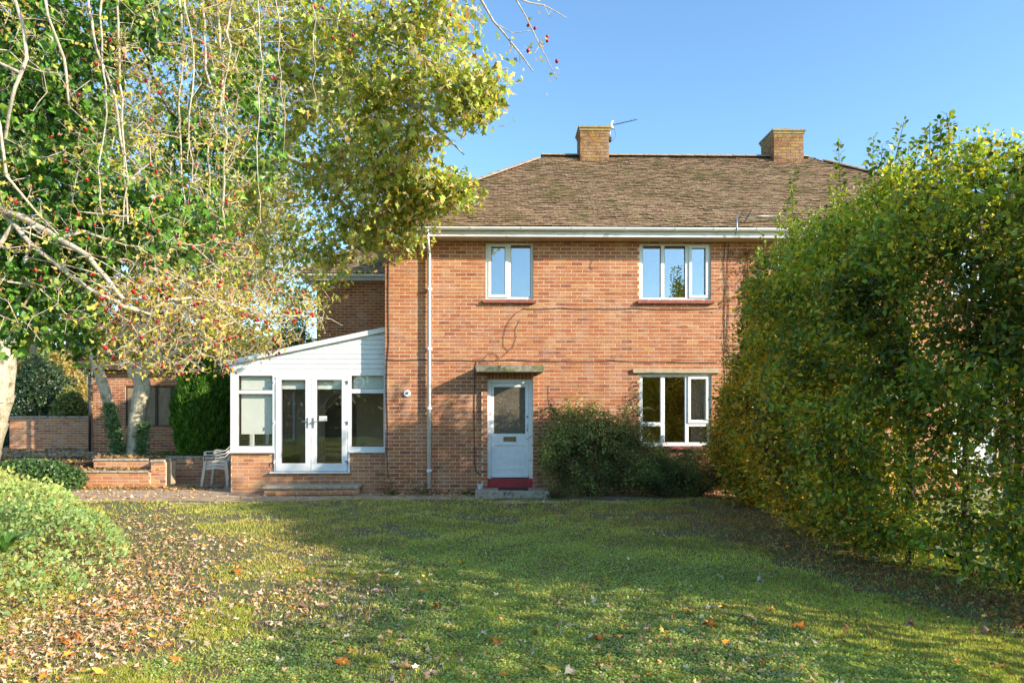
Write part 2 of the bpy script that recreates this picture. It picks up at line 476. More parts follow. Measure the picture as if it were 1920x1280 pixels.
def branches(parent, G, tip_r, m, name='branches', trunk='trunk', pw=.5, k=5, cap=9.):
    A, par, rmin, tips, nsk = G
    R = np.minimum(radii(par, rmin, tip_r, pw), np.maximum(rmin, cap))
    off = np.array(local(parent)); i = np.arange(len(A)); ok = par >= 0
    for nm, sel, kk in ((trunk, ok & (i < nsk), 9), (name, ok & (i >= nsk), k)):
        s = i[sel]
        if not len(s): continue
        pa = A[par[s]]; rp = np.minimum(R[par[s]], R[s] * (1.25 if nm == name else 1.6))
        d = unit(A[s] - pa)
        V, F = prisms(pa - off - d * rp[:, None] * .3, A[s] - off + d * R[s][:, None] * .3, rp, R[s], kk)
        o = bpy.data.objects.new(nm, np_mesh(nm, V, F, None, m, True)); link(o, parent)
    return R

def spray(G, per, spread, back=3, axis_up=.1, nrm_up=.6, flat=.5, sun=0.0):
    """leaf positions round each tip and the nodes just before it"""
    A, par, rmin, tips, nsk = G
    P = []; D = []
    for t in tips:
        j = t
        ch = [j]
        for _ in range(back):
            if par[j] < 0 or j < nsk: break
            j = par[j]; ch.append(j)
        d = A[t] - A[ch[-1]] if len(ch) > 1 else A[t] - A[par[t]] if par[t] >= 0 else np.array([0, 0, 1.])
        for q in range(per):
            a = A[ch[RNG.integers(len(ch))]]; P.append(a); D.append(d)
    P = np.array(P); D = unit(np.array(D)); n = len(P)
    P = P + RNG.normal(0, spread, (n, 3))
    ax = D * .6 + RNG.normal(0, .7, (n, 3)) + np.array([0, 0, axis_up])
    nr = RNG.normal(0, flat, (n, 3)) + np.array([0, 0, nrm_up]) + np.array(SUN) * sun
    return P, frames(ax, nr)

def ell(c, r, n, shell=.33, keep=None):
    u = unit(RNG.normal(0, 1, (n, 3))); q = RNG.random((n, 1)) ** shell
    P = np.array(c) + u * q * np.array(r)
    return P
def fbm(P, f, seed=0):
    r = np.random.default_rng(seed); v = np.zeros(len(P))
    for o in range(5):
        for _ in range(3):
            w = r.normal(0, 1, P.shape[1]); w /= np.linalg.norm(w)
            v += np.sin(P @ w * f * 2 ** o * 1.3 + r.random() * 9) * .6 ** o
    return v / 3
# ================================================================== SETTING
def sheet(name, pts, z, m, label=None):
    b = MB(); b.poly([(x, y, z) for x, y in pts]); o = b.build(name, m); tag(o, kind='structure'); return o
M['soil'] = simple('garden_soil', (0.085, 0.06, 0.035), (0.05, 0.035, 0.02), 6, .95, .6, 40)
def lawn_mat():
    m, nt, bs = new_mat('lawn_ground'); p = posn(nt)
    c = mix(nt, (0.15, 0.105, 0.06), (0.14, 0.17, 0.05), ramp(nt, noise(nt, p, 3, 8, .75), [(.42, 0.), (.56, 1.)]))
    c = mix(nt, c, (0.18, 0.13, 0.07), ramp(nt, noise(nt, p, 22, 6, .75), [(.55, 0.), (.68, .8)]))
    nt.links.new(c, bs.inputs['Base Color']); bs.inputs['Roughness'].default_value = .95
    bump(nt, bs, noise(nt, p, 60, 6), .8, .02); return m
M['lawn'] = lawn_mat()
M['pathm'] = simple('dusty_path', (0.52, 0.38, 0.25), (0.36, 0.26, 0.17), 3, .95, .7, 50, dirt=(0.2, 0.14, 0.08), dscale=6, dlo=.52, dhi=.72)
M['far'] = simple('field_grass', (0.14, 0.18, 0.05), (0.2, 0.2, 0.07), 1, .95)
sheet('ground', [(-300, -300), (300, -300), (300, 500), (-300, 500)], -0.06, 'far')

def lawn_z(x, y):
    return .03 * np.sin(x * .9 + .5) * np.sin(y * .7) + .012 * np.sin(x * 3.1 + y * 2.3) + .01 * np.sin(x * 5.7 - y * 4.9)
def lawn_edge(x):                     # far edge of the lawn against the path
    return -1.02 + .26 / (1 + np.exp(-(x + 2) * 2)) + .07 * np.sin(x * 1.7) + .04 * np.sin(x * 4.1 + 1) + .02 * np.sin(x * 11)
nx, ny = 180, 150
gx = np.linspace(-13, 14, nx); gy = np.linspace(0, 1, ny)
GX, GU = np.meshgrid(gx, gy, indexing='ij')
E = lawn_edge(GX); GY = -23 + (E + 23) * GU
GZ = lawn_z(GX, GY) * np.clip((E - GY) * 2, 0, 1)
V = np.stack([GX, GY, GZ], 2).reshape(-1, 3)
ii, jj = np.meshgrid(np.arange(nx - 1), np.arange(ny - 1), indexing='ij'); a = (ii * ny + jj).ravel()
T = np.concatenate([np.stack([a, a + ny, a + ny + 1], 1), np.stack([a, a + ny + 1, a + 1], 1)])
lawn = bpy.data.objects.new('lawn', np_mesh('lawn', V, T, None, 'lawn', True)); link(lawn); tag(lawn, kind='structure')
sheet('path', [(-13, -1.35), (14, -1.35), (14, 3.4), (-13, 3.4)], -0.012, 'pathm')
sheet('neighbour_lawn', [(5.2, -23), (30, -23), (30, -1.3), (5.2, -1.3)], 0.05, 'far')
TZ = .5
b = MB(); b.box(-40, -5.35, 2.45, 60, -.3, TZ - .002); b.box(-40, X_(280, 1.75), 1.75, 2.45, -.3, TZ - .002)
o = b.build('terrace', 'soil'); tag(o, kind='structure')
sheet('driveway', [(-40, 3.6), (-9.6, 3.6), (-9.2, 7.4), (-40, 7.4)], TZ + .006, 'pathm')

# ================================================================== BRICKWORK
BC = [((.45, .168, .068), 4), ((.42, .148, .064), 4), ((.38, .128, .058), 3), ((.47, .20, .088), 2.5), ((.34, .115, .056), 2), ((.50, .235, .10), .6), ((.27, .095, .06), .8), ((.41, .175, .095), 2)]
_bc = []
for c, w in BC: _bc += [c] * int(w * 2)
def brick_shape(b, x0, x1, z0, z1, y, d, c, ch=.0015):
    """one brick: face proud at y-d, chamfered arrises"""
    n = len(b.v)
    b.v += [(x0, y, z0), (x1, y, z0), (x1, y, z1), (x0, y, z1),
            (x0, y - d + ch, z0), (x1, y - d + ch, z0), (x1, y - d + ch, z1), (x0, y - d + ch, z1),
            (x0 + ch, y - d, z0 + ch), (x1 - ch, y - d, z0 + ch), (x1 - ch, y - d, z1 - ch), (x0 + ch, y - d, z1 - ch)]
    f = [(8, 9, 10, 11)]
    for i in range(4):
        j = (i + 1) % 4; f += [(i, j, 4 + j, 4 + i), (4 + i, 4 + j, 8 + j, 8 + i)]
    b.f += [tuple(n + i for i in q) for q in f]; b.c += [c] * 9
_bm = {}
def brick_variants(m):
    if m not in _bm:
        L = []
        for c in sorted(set(_bc)):
            b = MB(); brick_shape(b, 0, 1, 0, 1, 0, 1, c, .03); L.append((c, b.mesh('brick', m)))
        _bm[m] = L
    return _bm[m]
def courses(R, holes, half=0.0, bl=.225, bh=.075, j=.0125):
    x0, x1, z0, z1 = R; out = []; k = 0; z = z0
    while z < z1 - .02:
        zt = min(z + bh - j, z1); zm = (z + zt) / 2
        cut = sorted((h[0], h[1]) for h in holes if h[2] < zm < h[3])
        free = []; a = x0
        for c, d in cut:
            if c > a + .01: free.append((a, min(c, x1)))
            a = max(a, d)
        if a < x1 - .01: free.append((a, x1))
        off = (k % 2) * bl / 2 + half
        for fa, fb in free:
            n0 = math.floor((fa - off) / bl)
            x = n0 * bl + off
            while x < fb:
                a_, b_ = max(x, fa), min(x + bl - j, fb)
                if b_ - a_ > .03: out.append((a_, b_, z + random.uniform(-.0015, .0015), zt + random.uniform(-.001, .001)))
                x += bl
        k += 1; z += bh
    return out
def brickwork(parent, R, Y, holes=(), solo=300, side=None, mat='brick', thick=.24, name='wall', proud=.0035, seed=1, soldiers=()):
    """brick wall on the plane y=Y facing -y (side=None), or x=Y facing -x ('L') / +x ('R').
       backing = mortar bed (the part `name`), bricks its sub-parts"""
    rnd = random.Random(seed)
    b = MB()
    for r in rect_minus(R, list(holes)):
        if side is None: b.box(r[0], r[1], Y, Y + thick, r[2], r[3])
        elif side == 'L': b.box(Y, Y + thick, r[0], r[1], r[2], r[3])
        else: b.box(Y - thick, Y, r[0], r[1], r[2], r[3])
    w = b.build(name, 'mortar', parent)
    L = courses(R, holes) if not soldiers else courses(R, list(holes) + list(soldiers))
    for s in soldiers:
        x = s[0]
        while x + .065 <= s[1] + .02: L.append((x, min(x + .065, s[1]), s[2], s[3])); x += .075
    ctr = []
    for a_, b_, c_, d_ in L:
        m_ = (a_ + b_) / 2
        ctr.append((m_, Y, c_) if side is None else (Y, m_, c_))
    order = []
    if solo and L:
        ok, z = in_view(np.array(ctr)); idx = [i for i in range(len(L)) if ok[i]]
        dd = {i: float(np.linalg.norm(np.array(ctr[i]) - CAM)) / (L[i][1] - L[i][0]) for i in idx}
        order = set(sorted(idx, key=lambda i: dd[i])[:solo])
    rest = MB(); n = 0; off = local(w)
    V = brick_variants(mat)
    for i, (a_, b_, c_, d_) in enumerate(L):
        c = rnd.choice(_bc); p = proud + rnd.uniform(-.001, .003)
        if i in (order or ()):
            me = [m for q, m in V if q == c][0]
            o = bpy.data.objects.new('brick', me)
            if side is None: o.location = Vector((a_, Y, c_)) - off; o.scale = (b_ - a_, p, d_ - c_)
            elif side == 'L': o.location = Vector((Y, b_, c_)) - off; o.rotation_euler = (0, 0, -PI / 2); o.scale = (b_ - a_, p, d_ - c_)
            else: o.location = Vector((Y, a_, c_)) - off; o.rotation_euler = (0, 0, PI / 2); o.scale = (b_ - a_, p, d_ - c_)
            link(o, w)
        else:
            n += 1
            s0 = len(rest.v)
            brick_shape(rest, a_, b_, c_, d_, 0, p, c)
            for k in range(s0, len(rest.v)):
                x, y, z = rest.v[k]
                if side is None: rest.v[k] = (x, Y + y, z)
                elif side == 'L': rest.v[k] = (Y + y, a_ + b_ - x, z)
                else: rest.v[k] = (Y - y, x, z)
    if n:
        o = rest.build('brickwork', mat, w); o['kind'] = 'stuff'
    return w

# ================================================================== HOUSE
H = empty('semi_detached_house', (4.5, 0, 0), 'two storey red brick semi-detached pair with brown tiled hipped roof and white windows', 'house')
WL, MID = X_(722), 4.5
WR = 2 * MID - WL
WT = Z_(1100, 451)
DEPTH = 6.6
def mir(r): return (2 * MID - r[1] + .95, 2 * MID - r[0] + .95, r[2], r[3])
W1 = R_(911, 1000, 455, 563); W2 = R_(1199, 1333, 459, 564); W3 = R_(1199, 1334, 701, 836)
W1 = (W1[0], W1[1], W1[2], WT - .03); W2 = (W2[0], W2[1], W2[2], WT - .03)
DR = R_(914, 999, 711, 897); DR = (DR[0], DR[1], 0.12, DR[3])
W1m, W2m, W3m = mir(W1), mir(W2), mir(W3)
DRm = mir(DR)
SOLD = (DR[0] - .0, DR[1] + .0, DR[3] + .005, DR[3] + .16)
openings = [W1, W2, W3, DR, W1m, W2m, W3m, DRm]
brickwork(H, (WL, WR, -.1, WT), 0.0, openings, 300, name='wall', seed=3, soldiers=(SOLD,))
brickwork(H, (0.005, DEPTH, -.1, WT), WL, (), 0, 'L', name='side_wall', seed=4)
brickwork(H, (0.005, DEPTH, -.1, WT), WR, (), 0, 'R', name='side_wall', seed=5)
b = MB(); b.box(WL, WR, DEPTH, DEPTH + .24, -.1, WT); b.build('rear_wall', 'mortar', H)
# rooms behind the windows
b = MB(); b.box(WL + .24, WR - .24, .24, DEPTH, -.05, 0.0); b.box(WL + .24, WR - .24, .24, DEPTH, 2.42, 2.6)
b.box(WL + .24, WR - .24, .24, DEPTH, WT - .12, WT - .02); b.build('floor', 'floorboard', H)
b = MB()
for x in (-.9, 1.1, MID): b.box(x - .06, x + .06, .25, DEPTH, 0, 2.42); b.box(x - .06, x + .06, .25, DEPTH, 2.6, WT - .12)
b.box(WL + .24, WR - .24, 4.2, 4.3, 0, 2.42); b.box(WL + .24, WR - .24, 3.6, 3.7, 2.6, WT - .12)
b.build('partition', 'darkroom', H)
# door surround piers, canopy
pL = (X_(903), DR[0], -.1, DR[3] + .16); pR = (DR[1], X_(1008), -.1, DR[3] + .16)
for q, s in ((pL, 8), (pR, 9)):
    w = brickwork(H, (q[0], q[1], .12, q[3]), -.06, (), 100, name='door_pier', thick=.058, seed=s)
def canopy(x0, x1):
    z0, z1 = Z_(950, 697, -.5), Z_(950, 684.5, -.5)
    b = MB(); b.prism([(x0, z0 + .03), (x0 + .02, z0), (x1 - .02, z0), (x1, z0 + .03), (x1, z1 - .015), (x1 - .02, z1), (x0 + .02, z1), (x0, z1 - .015)], -.5, -.001)
    return b.build('door_canopy', 'concrete_moss', H, bevel=.008)
canopy(X_(892, -.5), X_(1021, -.5)); canopy(2 * MID - X_(1021, -.5) + .95, 2 * MID - X_(892, -.5) + .95)

def window(parent, R, panes, Y=.05, m='upvc', glass='glass', depth=.07, cas=(), name='window', sashw=.045):
    """panes: hole rectangles; those listed in cas carry an opening sash"""
    b = MB()
    for r in rect_minus(R, panes): b.box(r[0], r[1], Y, Y + depth, r[2], r[3])
    w = b.build(name, m, parent)
    for i, p in enumerate(panes):
        g = p
        if i in cas:
            s = sashw; g = (p[0] + s, p[1] - s, p[2] + s, p[3] - s); o = .012
            b = MB()
            for r in rect_minus((p[0] - o, p[1] + o, p[2] - o, p[3] + o), [g]): b.box(r[0], r[1], Y - .022, Y + .04, r[2], r[3])
            b.build('sash', m, w, bevel=.004)
        b = MB(); bead = .008
        for r in rect_minus(g, [(g[0] + bead, g[1] - bead, g[2] + bead, g[3] - bead)]): b.box(r[0], r[1], Y + .012, Y + .045, r[2], r[3])
        b.build('glazing_bead', 'black' if m == 'upvc' else m, w)
        b = MB(); b.box(g[0], g[1], Y + .03, Y + .042, g[2], g[3]); b.build('pane', glass, w)
    return w
def pr(x0, x1, y0, y1, Y=0): return R_(x0, x1, y0, y1, Y)
def sub(pl, m=False):
    return [mir(q) for q in pl] if m else pl
for mm in (False, True):
    f = mir if mm else (lambda r: r)
    P1 = [pr(920, 948, 463, 553), pr(958, 995, 461, 556)]
    P1 = [(*P1[0][:2], P1[0][2] - .03, W1[3] - .07), (*P1[1][:2], P1[1][2], W1[3] - .06)]
    e = .035
    window(H, f(W1), sub([(P1[0][0] - e, P1[0][1] + e, P1[0][2], P1[0][3] + .02), P1[1]], mm), cas=(0,))
    P2 = [pr(1206, 1240, 463, 557), pr(1247, 1286, 463, 557), pr(1294, 1328, 463, 557)]
    P2 = [(q[0], q[1], q[2], W2[3] - .06) for q in P2]
    window(H, f(W2), sub(P2, mm), cas=(2,))
    P3 = [pr(1205, 1240, 706, 792), pr(1205, 1240, 799, 830), pr(1247, 1286, 706, 830), pr(1292, 1329, 706, 792), pr(1292, 1329, 799, 830)]
    window(H, f(W3), sub(P3, mm), cas=(3,), m='paint')
    for W, s in ((W1, .06), (W2, .05), (W3, .03)):
        r = f(W)
        b = MB(); b.prism([(r[0] - s, r[2] - .035), (r[1] + s, r[2] - .035), (r[1] + s, r[2]), (r[0] - s, r[2])], -.06, .1)
        sl_ = b.build('window_sill', 'sill', H, bevel=.004)
        x = r[0] - s
        while x < r[1] + s - .02:
            b = MB(); b.box(x + .003, min(x + .15, r[1] + s), -.08, -.0605, r[2] - .062, r[2] - .028); b.box(x + .003, min(x + .15, r[1] + s), -.0605, -.008, r[2] - .062, r[2] - .037)
            b.build('sill_tile', 'sill', sl_); x += .153
    r = R_(1187, 1351, 691, 699, -.06); r = f(r)
    b = MB(); b.box(r[0], r[1], -.06, -.009, r[2], r[3] + .0); b.build('lintel', 'lintel', H, bevel=.006)
    # curtains
    r = f(W3); k = 28; xs = np.linspace(r[1] - .36, r[1] - .05, k) if not mm else np.linspace(r[0] + .05, r[0] + .36, k)
    b = MB()
    for i in range(k - 1):
        y0, y1 = .25 + .03 * math.sin(i * 1.5), .25 + .03 * math.sin((i + 1) * 1.5)
        b.poly([(xs[i], y0, r[2] - .02), (xs[i + 1], y1, r[2] - .02), (xs[i + 1], y1, r[3] - .04), (xs[i], y0, r[3] - .04)])
    b.build('curtain', 'curtain', H)
    # front door
    d = f(DR); X0 = d[0]
    fx = (lambda px: X_(px)) if not mm else (lambda px: 2 * MID - X_(px) + .95)
    def rr(a, b_, c, e_):
        q = R_(a, b_, c, e_); return mir(q) if mm else q
    zt = Z_(950, 897)
    fr = MB()
    opening = rr(921, 992, 718, 893)
    for r in rect_minus((d[0], d[1], zt, d[3]), [(opening[0], opening[1], zt, opening[3])]): fr.box(r[0], r[1], .03, .12, r[2], r[3])
    fr.build('door_frame', 'paint', H, bevel=.004)
    gl = rr(926, 985, 725, 813); pn = rr(926, 986, 833, 879)
    leaf = MB()
    for r in rect_minus((opening[0] + .004, opening[1] - .004, zt + .02, opening[3] - .004), [gl, pn]): leaf.box(r[0], r[1], .07, .11, r[2], r[3])
    leaf.box(pn[0], pn[1], .085, .105, pn[2], pn[3])
    D_ = leaf.build('front_door', 'paint', H)
    b = MB()
    for r in rect_minus((pn[0] - .0, pn[1], pn[2], pn[3]), [(pn[0] + .018, pn[1] - .018, pn[2] + .018, pn[3] - .018)]): b.box(r[0], r[1], .066, .09, r[2], r[3])
    b.build('moulding', 'paint', D_, bevel=.003)
    b = MB(); b.box(gl[0], gl[1], .086, .094, gl[2], gl[3]); b.build('door_pane', 'glass_obs', D_)
    b = MB(); b.box(opening[0] + .01, opening[1] - .01, .04, .07, zt + .018, zt + .07); b.build('weather_bar', 'paint', D_, bevel=.006)
    q = rr(944, 968, 818.5, 827.5)
    b = MB()
    for r in rect_minus(q, [(q[0] + .03, q[1] - .03, q[2] + .022, q[3] - .022)]): b.box(r[0], r[1], .06, .0695, r[2], r[3])
    b.box(q[0] + .03, q[1] - .03, .064, .0695, q[2] + .022, q[3] - .022); b.build('letter_box', 'brass', D_, bevel=.003)
    hx = (fx(989))
    b = MB(); zz = Z_(989, 781)
    b.tube([(hx, .05, zz), (hx, .069, zz)], .016, 12); b.build('door_lock', 'black', D_, True)
    b = MB(); z0, z1 = Z_(989, 808), Z_(989, 795)
    b.tube([(hx, .069, z0), (hx, .03, z0 + .02), (hx, .03, z1 - .02), (hx, .069, z1)], .007, 8); b.build('door_handle', 'steel', D_, True)
    b = MB(); b.box(d[0], d[1], -.02, .14, .12, zt - .002); b.build('threshold', 'redpaint', H, bevel=.006)
    # concrete step
    sx = sorted((fx(892.5), fx(1026)))
    b = MB(); b.box(sx[0], sx[1], -.62, -.068, -.1, .118); b.box(d[0] + .0, d[1] - .0, -.068, -.022, -.1, .117); b.build('door_step', 'concrete', H, bevel=.012)
# eaves
OV = .40
z_s = WT + .0
ex0, ex1 = WL - OV, WR + OV
ey0, ey1 = -OV, DEPTH + .24 + OV
b = MB(); b.box(ex0, ex1, ey0, -.001, z_s - .022, z_s); b.box(ex0, WL - .001, 0, ey1, z_s - .022, z_s); b.box(WR + .001, ex1, 0, ey1, z_s - .022, z_s)
b.build('soffit', 'soffit', H)
b = MB(); b.box(ex0 - .02, ex1 + .02, ey0 - .022, ey0, z_s - .03, z_s + .15); b.box(ex0 - .022, ex0, ey0, ey1, z_s - .03, z_s + .15); b.box(ex1, ex1 + .022, ey0, ey1, z_s - .03, z_s + .15)
b.build('fascia', 'fascia', H)
def gutter(parent, p0, p1, out, m='gutter'):
    """half-round gutter from p0 to p1; `out` points away from the wall"""
    p0, p1, out = Vector(p0), Vector(p1), Vector(out); b = MB(); k = 9
    for r, base in ((.058, 0), (.052, 1)):
        for p in (p0, p1):
            for j in range(k):
                a = PI * j / (k - 1); b.v.append(tuple(p + out * (r * math.cos(a)) - Vector((0, 0, 1)) * r * math.sin(a)))
    for s in (0, 2 * k):
        for j in range(k - 1): b.f.append((s + j, s + j + 1, s + k + j + 1, s + k + j)); b.c.append(None)
    for p in (0, k):
        for j in range(k - 1): b.f.append((p + j, p + j + 1, 2 * k + p + j + 1, 2 * k + p + j)); b.c.append(None)
    for j in (0, k - 1): b.f.append((j, k + j, 3 * k + j, 2 * k + j)); b.c.append(None)
    return b.build('gutter', m, parent)
gy_ = ey0 - .022 - .06; gz_ = z_s + .135
g = gutter(H, (ex0 - .1, gy_, gz_), (ex1 + .1, gy_, gz_), (0, -1, 0))
for px in (783, 884, 980, 1074, 1174, 1268, 1340, 1420):
    x = X_(px, gy_); b = MB(); k = 9
    pts = [(x + dx, gy_ - .064 * math.cos(PI * j / 8), gz_ - .064 * math.sin(PI * j / 8)) for dx in (-.03, .03) for j in range(9)]
    b.v = pts; b.f = [(j, j + 1, 9 + j + 1, 9 + j) for j in range(8)]; b.c = [None] * 8
    o = b.build('gutter_joint', 'gutter', g)
    s = o.modifiers.new('solid', 'SOLIDIFY'); s.thickness = .005
# downpipe
dx_ = X_(804.5, -.09); b = MB()
b.tube([(dx_, gy_, gz_ - .05), (dx_, gy_, gz_ - .16), (dx_, -.09, gz_ - .36), (dx_, -.09, .12)], .038, 12)
dp = b.build('downpipe', 'gutter', H, True)
for z in (.45, 1.7, 2.9, 4.1):
    b = MB(); b.tube([(dx_, -.09, z), (dx_, -.09, z + .05)], .045, 12); b.box(dx_ - .055, dx_ + .055, -.05, -.008, z + .01, z + .04); b.build('pipe_bracket', 'gutter', dp)

# ---- roof
TC = [(.32, .21, .13), (.28, .18, .11), (.36, .25, .155), (.20, .135, .085), (.29, .185, .11), (.33, .225, .135)]
_tm = {}
def tile_box(b, c, wd=1., ln=1., th=1.):
    b.box(0, wd, 0, ln, -th, 0, c)
def tiled_plane(parent, p0, u, s, poly, solo=0, seed=1, name='roof_slope', gauge=.10, wd=.165):
    """p0 corner, u along the eave, s up the slope (unit); poly=(u_bottom0,u_bottom1,u_top0,u_top1,length)"""
    rnd = random.Random(seed); p0, u, s = Vector(p0), Vector(u), Vector(s); n = u.cross(s).normalized()
    ub0, ub1, ut0, ut1, L = poly
    b = MB(); th = .03
    q = [p0 + u * ub0, p0 + u * ub1, p0 + u * ut1 + s * L, p0 + u * ut0 + s * L]
    b.v = [tuple(v) for v in q] + [tuple(v - n * .06) for v in q]
    b.f = [(0, 1, 2, 3), (7, 6, 5, 4), (0, 4, 5, 1), (1, 5, 6, 2), (2, 6, 7, 3), (3, 7, 4, 0)]; b.c = [None] * 6
    w = b.build(name, 'darkwood', parent)
    rest = MB(); rows = int(L / gauge); off = local(w); cnt = 0
    if not _tm:
        for c in TC:
            t = MB(); tile_box(t, c); _tm[c] = t.mesh('roof_tile', 'tile')
    tilt = math.asin(.022 / gauge * .5)
    for r in range(rows + 1):
        v = r * gauge
        a0 = ub0 + (ut0 - ub0) * v / L; a1 = ub1 + (ut1 - ub1) * v / L
        x = math.floor(a0 / wd) * wd - (r % 2) * wd / 2
        sag = .006 * math.sin(r * .9)
        while x < a1:
            x0, x1 = max(x, a0), min(x + wd - .004, a1)
            if x1 - x0 > .03:
                c = rnd.choice(TC); ln = gauge * 1.5
                lift = .034 + rnd.uniform(-.003, .009) + .006 * math.sin(x * 2.1 + r * .31)
                vj = v - .035 + rnd.uniform(-.006, .006)
                sd = (s - n * (.020 / gauge)).normalized(); nd = u.cross(sd).normalized()
                sd = (sd + u * rnd.uniform(-.02, .02)).normalized()
                o = p0 + u * x0 + s * vj + n * lift
                if cnt < solo and x0 > solo_x0 and x1 < solo_x1:
                    ob = bpy.data.objects.new('roof_tile', _tm[c])
                    mt = Matrix((u, sd, nd)).transposed().to_4x4() @ Matrix.Diagonal((x1 - x0, ln, .013, 1))
                    mt.translation = o - off; ob.matrix_local = mt; link(ob, w); cnt += 1
                else:
                    k = len(rest.v)
                    for zz in (-.013, 0):
                        for (xx, yy) in ((0, 0), (x1 - x0, 0), (x1 - x0, ln), (0, ln)): rest.v.append(tuple(o + u * xx + sd * yy + nd * zz))
                    rest.f += [tuple(k + i for i in f) for f in ((4, 5, 6, 7), (0, 1, 5, 4), (1, 2, 6, 5), (3, 0, 4, 7))]
                    rest.c += [c] * 4
            x += wd
    if rest.v:
        o = rest.build('roof_tiling', 'tile', w); o['kind'] = 'stuff'
    return w
RY = 3.25                                  # ridge line, metres behind the facade
rz0 = z_s + .17
ridge_z = float(at(1250, 297, RY)[2])
rxl, rxr = X_(1022, RY), 2 * MID - X_(1022, RY)
fy0 = ey0 - .05
Ls = math.hypot(RY - fy0, ridge_z - rz0)
s_ = Vector((0, RY - fy0, ridge_z - rz0)).normalized()
ux0, ux1 = ex0 - .05, ex1 + .05
solo_x0, solo_x1 = X_(830) - ux0, X_(1480) - ux0
tiled_plane(H, (ux0, fy0, rz0), (1, 0, 0), s_, (0, ux1 - ux0, rxl - ux0, rxr - ux0, Ls), 300, 2)
# left and right hips, rear
yb = 2 * RY - fy0
sl_v = Vector((rxl - ux0, 0, ridge_z - rz0)); Lh = sl_v.length; sl_v.normalize()
tiled_plane(H, (ux0, yb, rz0), (0, -1, 0), sl_v, (0, yb - fy0, yb - RY, yb - RY, Lh), 0, 3)
sr_v = Vector((rxr - ux1, 0, ridge_z - rz0)).normalized()
tiled_plane(H, (ux1, fy0, rz0), (0, 1, 0), sr_v, (0, yb - fy0, RY - fy0, RY - fy0, Lh), 0, 4)
sb = Vector((0, -(RY - fy0), ridge_z - rz0)).normalized()
tiled_plane(H, (ux1, yb, rz0), (-1, 0, 0), sb, (0, ux1 - ux0, ux1 - rxr, ux1 - rxl, Ls), 0, 5)
M['ridge'] = simple('ridge_clay', (0.42, 0.31, 0.22), (0.28, 0.2, 0.14), 9, .95, .6, 50, dirt=(0.5, 0.33, 0.08), dscale=4, dlo=.55, dhi=.66)
def half_tiles(parent, a, c, step, name, r=.10):
    a, c = Vector(a), Vector(c); t = (c - a); n = int(t.length / step); t.normalize()
    side = t.cross(Vector((0, 0, 1))).normalized(); up = side.cross(t)
    for i in range(n):
        b = MB(); k = 7
        for e, rr_ in ((.0, r), (step * 1.04, r * .93)):
            p = a + t * (i * step + e)
            for j in range(k):
                q = PI * (.08 + .84 * j / (k - 1)); b.v.append(tuple(p + side * rr_ * math.cos(q) * 1.1 + up * (rr_ * math.sin(q) * .8 + random.uniform(-.002, .002))))
        b.f = [(j, j + 1, k + j + 1, k + j) for j in range(k - 1)] + [tuple(reversed(range(k))), tuple(range(k, 2 * k))]; b.c = [None] * (k + 1)
        b.build(name, 'ridge', parent)
half_tiles(H, (rxl - .1, RY, ridge_z + .02), (rxr + .1, RY, ridge_z + .02), .32, 'ridge_tile')
half_tiles(H, (ux0, fy0, rz0 + .04), (rxl, RY, ridge_z + .01), .30, 'hip_tile', .09)
half_tiles(H, (ux1, fy0, rz0 + .04), (rxr, RY, ridge_z + .01), .30, 'hip_tile', .09)

# ---- chimneys
def chimney(x0, x1, y0, y1, zt, pot=False):
    c = empty('chimney', (0, 0, 0), None, None); c.parent = H; c.location = Vector(((x0 + x1) / 2, (y0 + y1) / 2, ridge_z)) - Vector(H.location)
    zb = ridge_z - .7
    b = MB(); b.box(x0 + .002, x1 - .002, y0 + .002, y1 - .002, zb, zt - .1); st = b.build('chimney_stack', 'mortar', c)
    rnd = random.Random(11)
    vr = brick_variants('brick_chimney'); off = local(st)
    for side in ('F', 'L', 'R'):
        R = (x0, x1, zb, zt - .1) if side == 'F' else (y0, y1, zb, zt - .1)
        for a_, b_, c_, d_ in courses(R, [], .11 if side != 'F' else 0):
            me = rnd.choice(vr)[1]; 
            if d_ < ridge_z - .35: continue
            o = bpy.data.objects.new('brick', me); o.scale = (b_ - a_, .008 + rnd.random() * .004, d_ - c_)
            if side == 'F': o.location = Vector((a_, y0, c_)) - off
            elif side == 'L': o.location = Vector((x0, b_, c_)) - off; o.rotation_euler = (0, 0, -PI / 2)
            else: o.location = Vector((x1, a_, c_)) - off; o.rotation_euler = (0, 0, PI / 2)
            link(o, st)
    b = MB(); b.box(x0 - .03, x1 + .03, y0 - .03, y1 + .03, zt - .10, zt - .04); b.box(x0 - .055, x1 + .055, y0 - .055, y1 + .055, zt - .04, zt + .015)
    b.build('chimney_cap', 'lichen', c, bevel=.01)
    if pot:
        xm, ym = (x0 + x1) / 2 + .05, (y0 + y1) / 2
        b = MB(); b.tube([(xm, ym, zt + .01), (xm, ym, zt + .12), (xm, ym, zt + .13), (xm, ym, zt + .17)], [.09, .085, .105, .1], 14); b.build('chimney_pot', 'pot', c)
M['lichen'] = simple('lichened_cap', (0.24, 0.20, 0.14), (0.3, 0.25, 0.17), 9, .95, .6, 50, dirt=(0.42, 0.28, 0.05), dscale=9, dlo=.47, dhi=.6)
cy0 = RY - .28
cx0, cx1 = X_(1088, cy0), X_(1141, cy0)
chimney(cx0, cx1, cy0, cy0 + .62, float(at(1115, 238, cy0)[2]))
chimney(X_(1451, cy0), X_(1506, cy0), cy0, cy0 + .82, float(at(1478, 244, cy0)[2]), True)

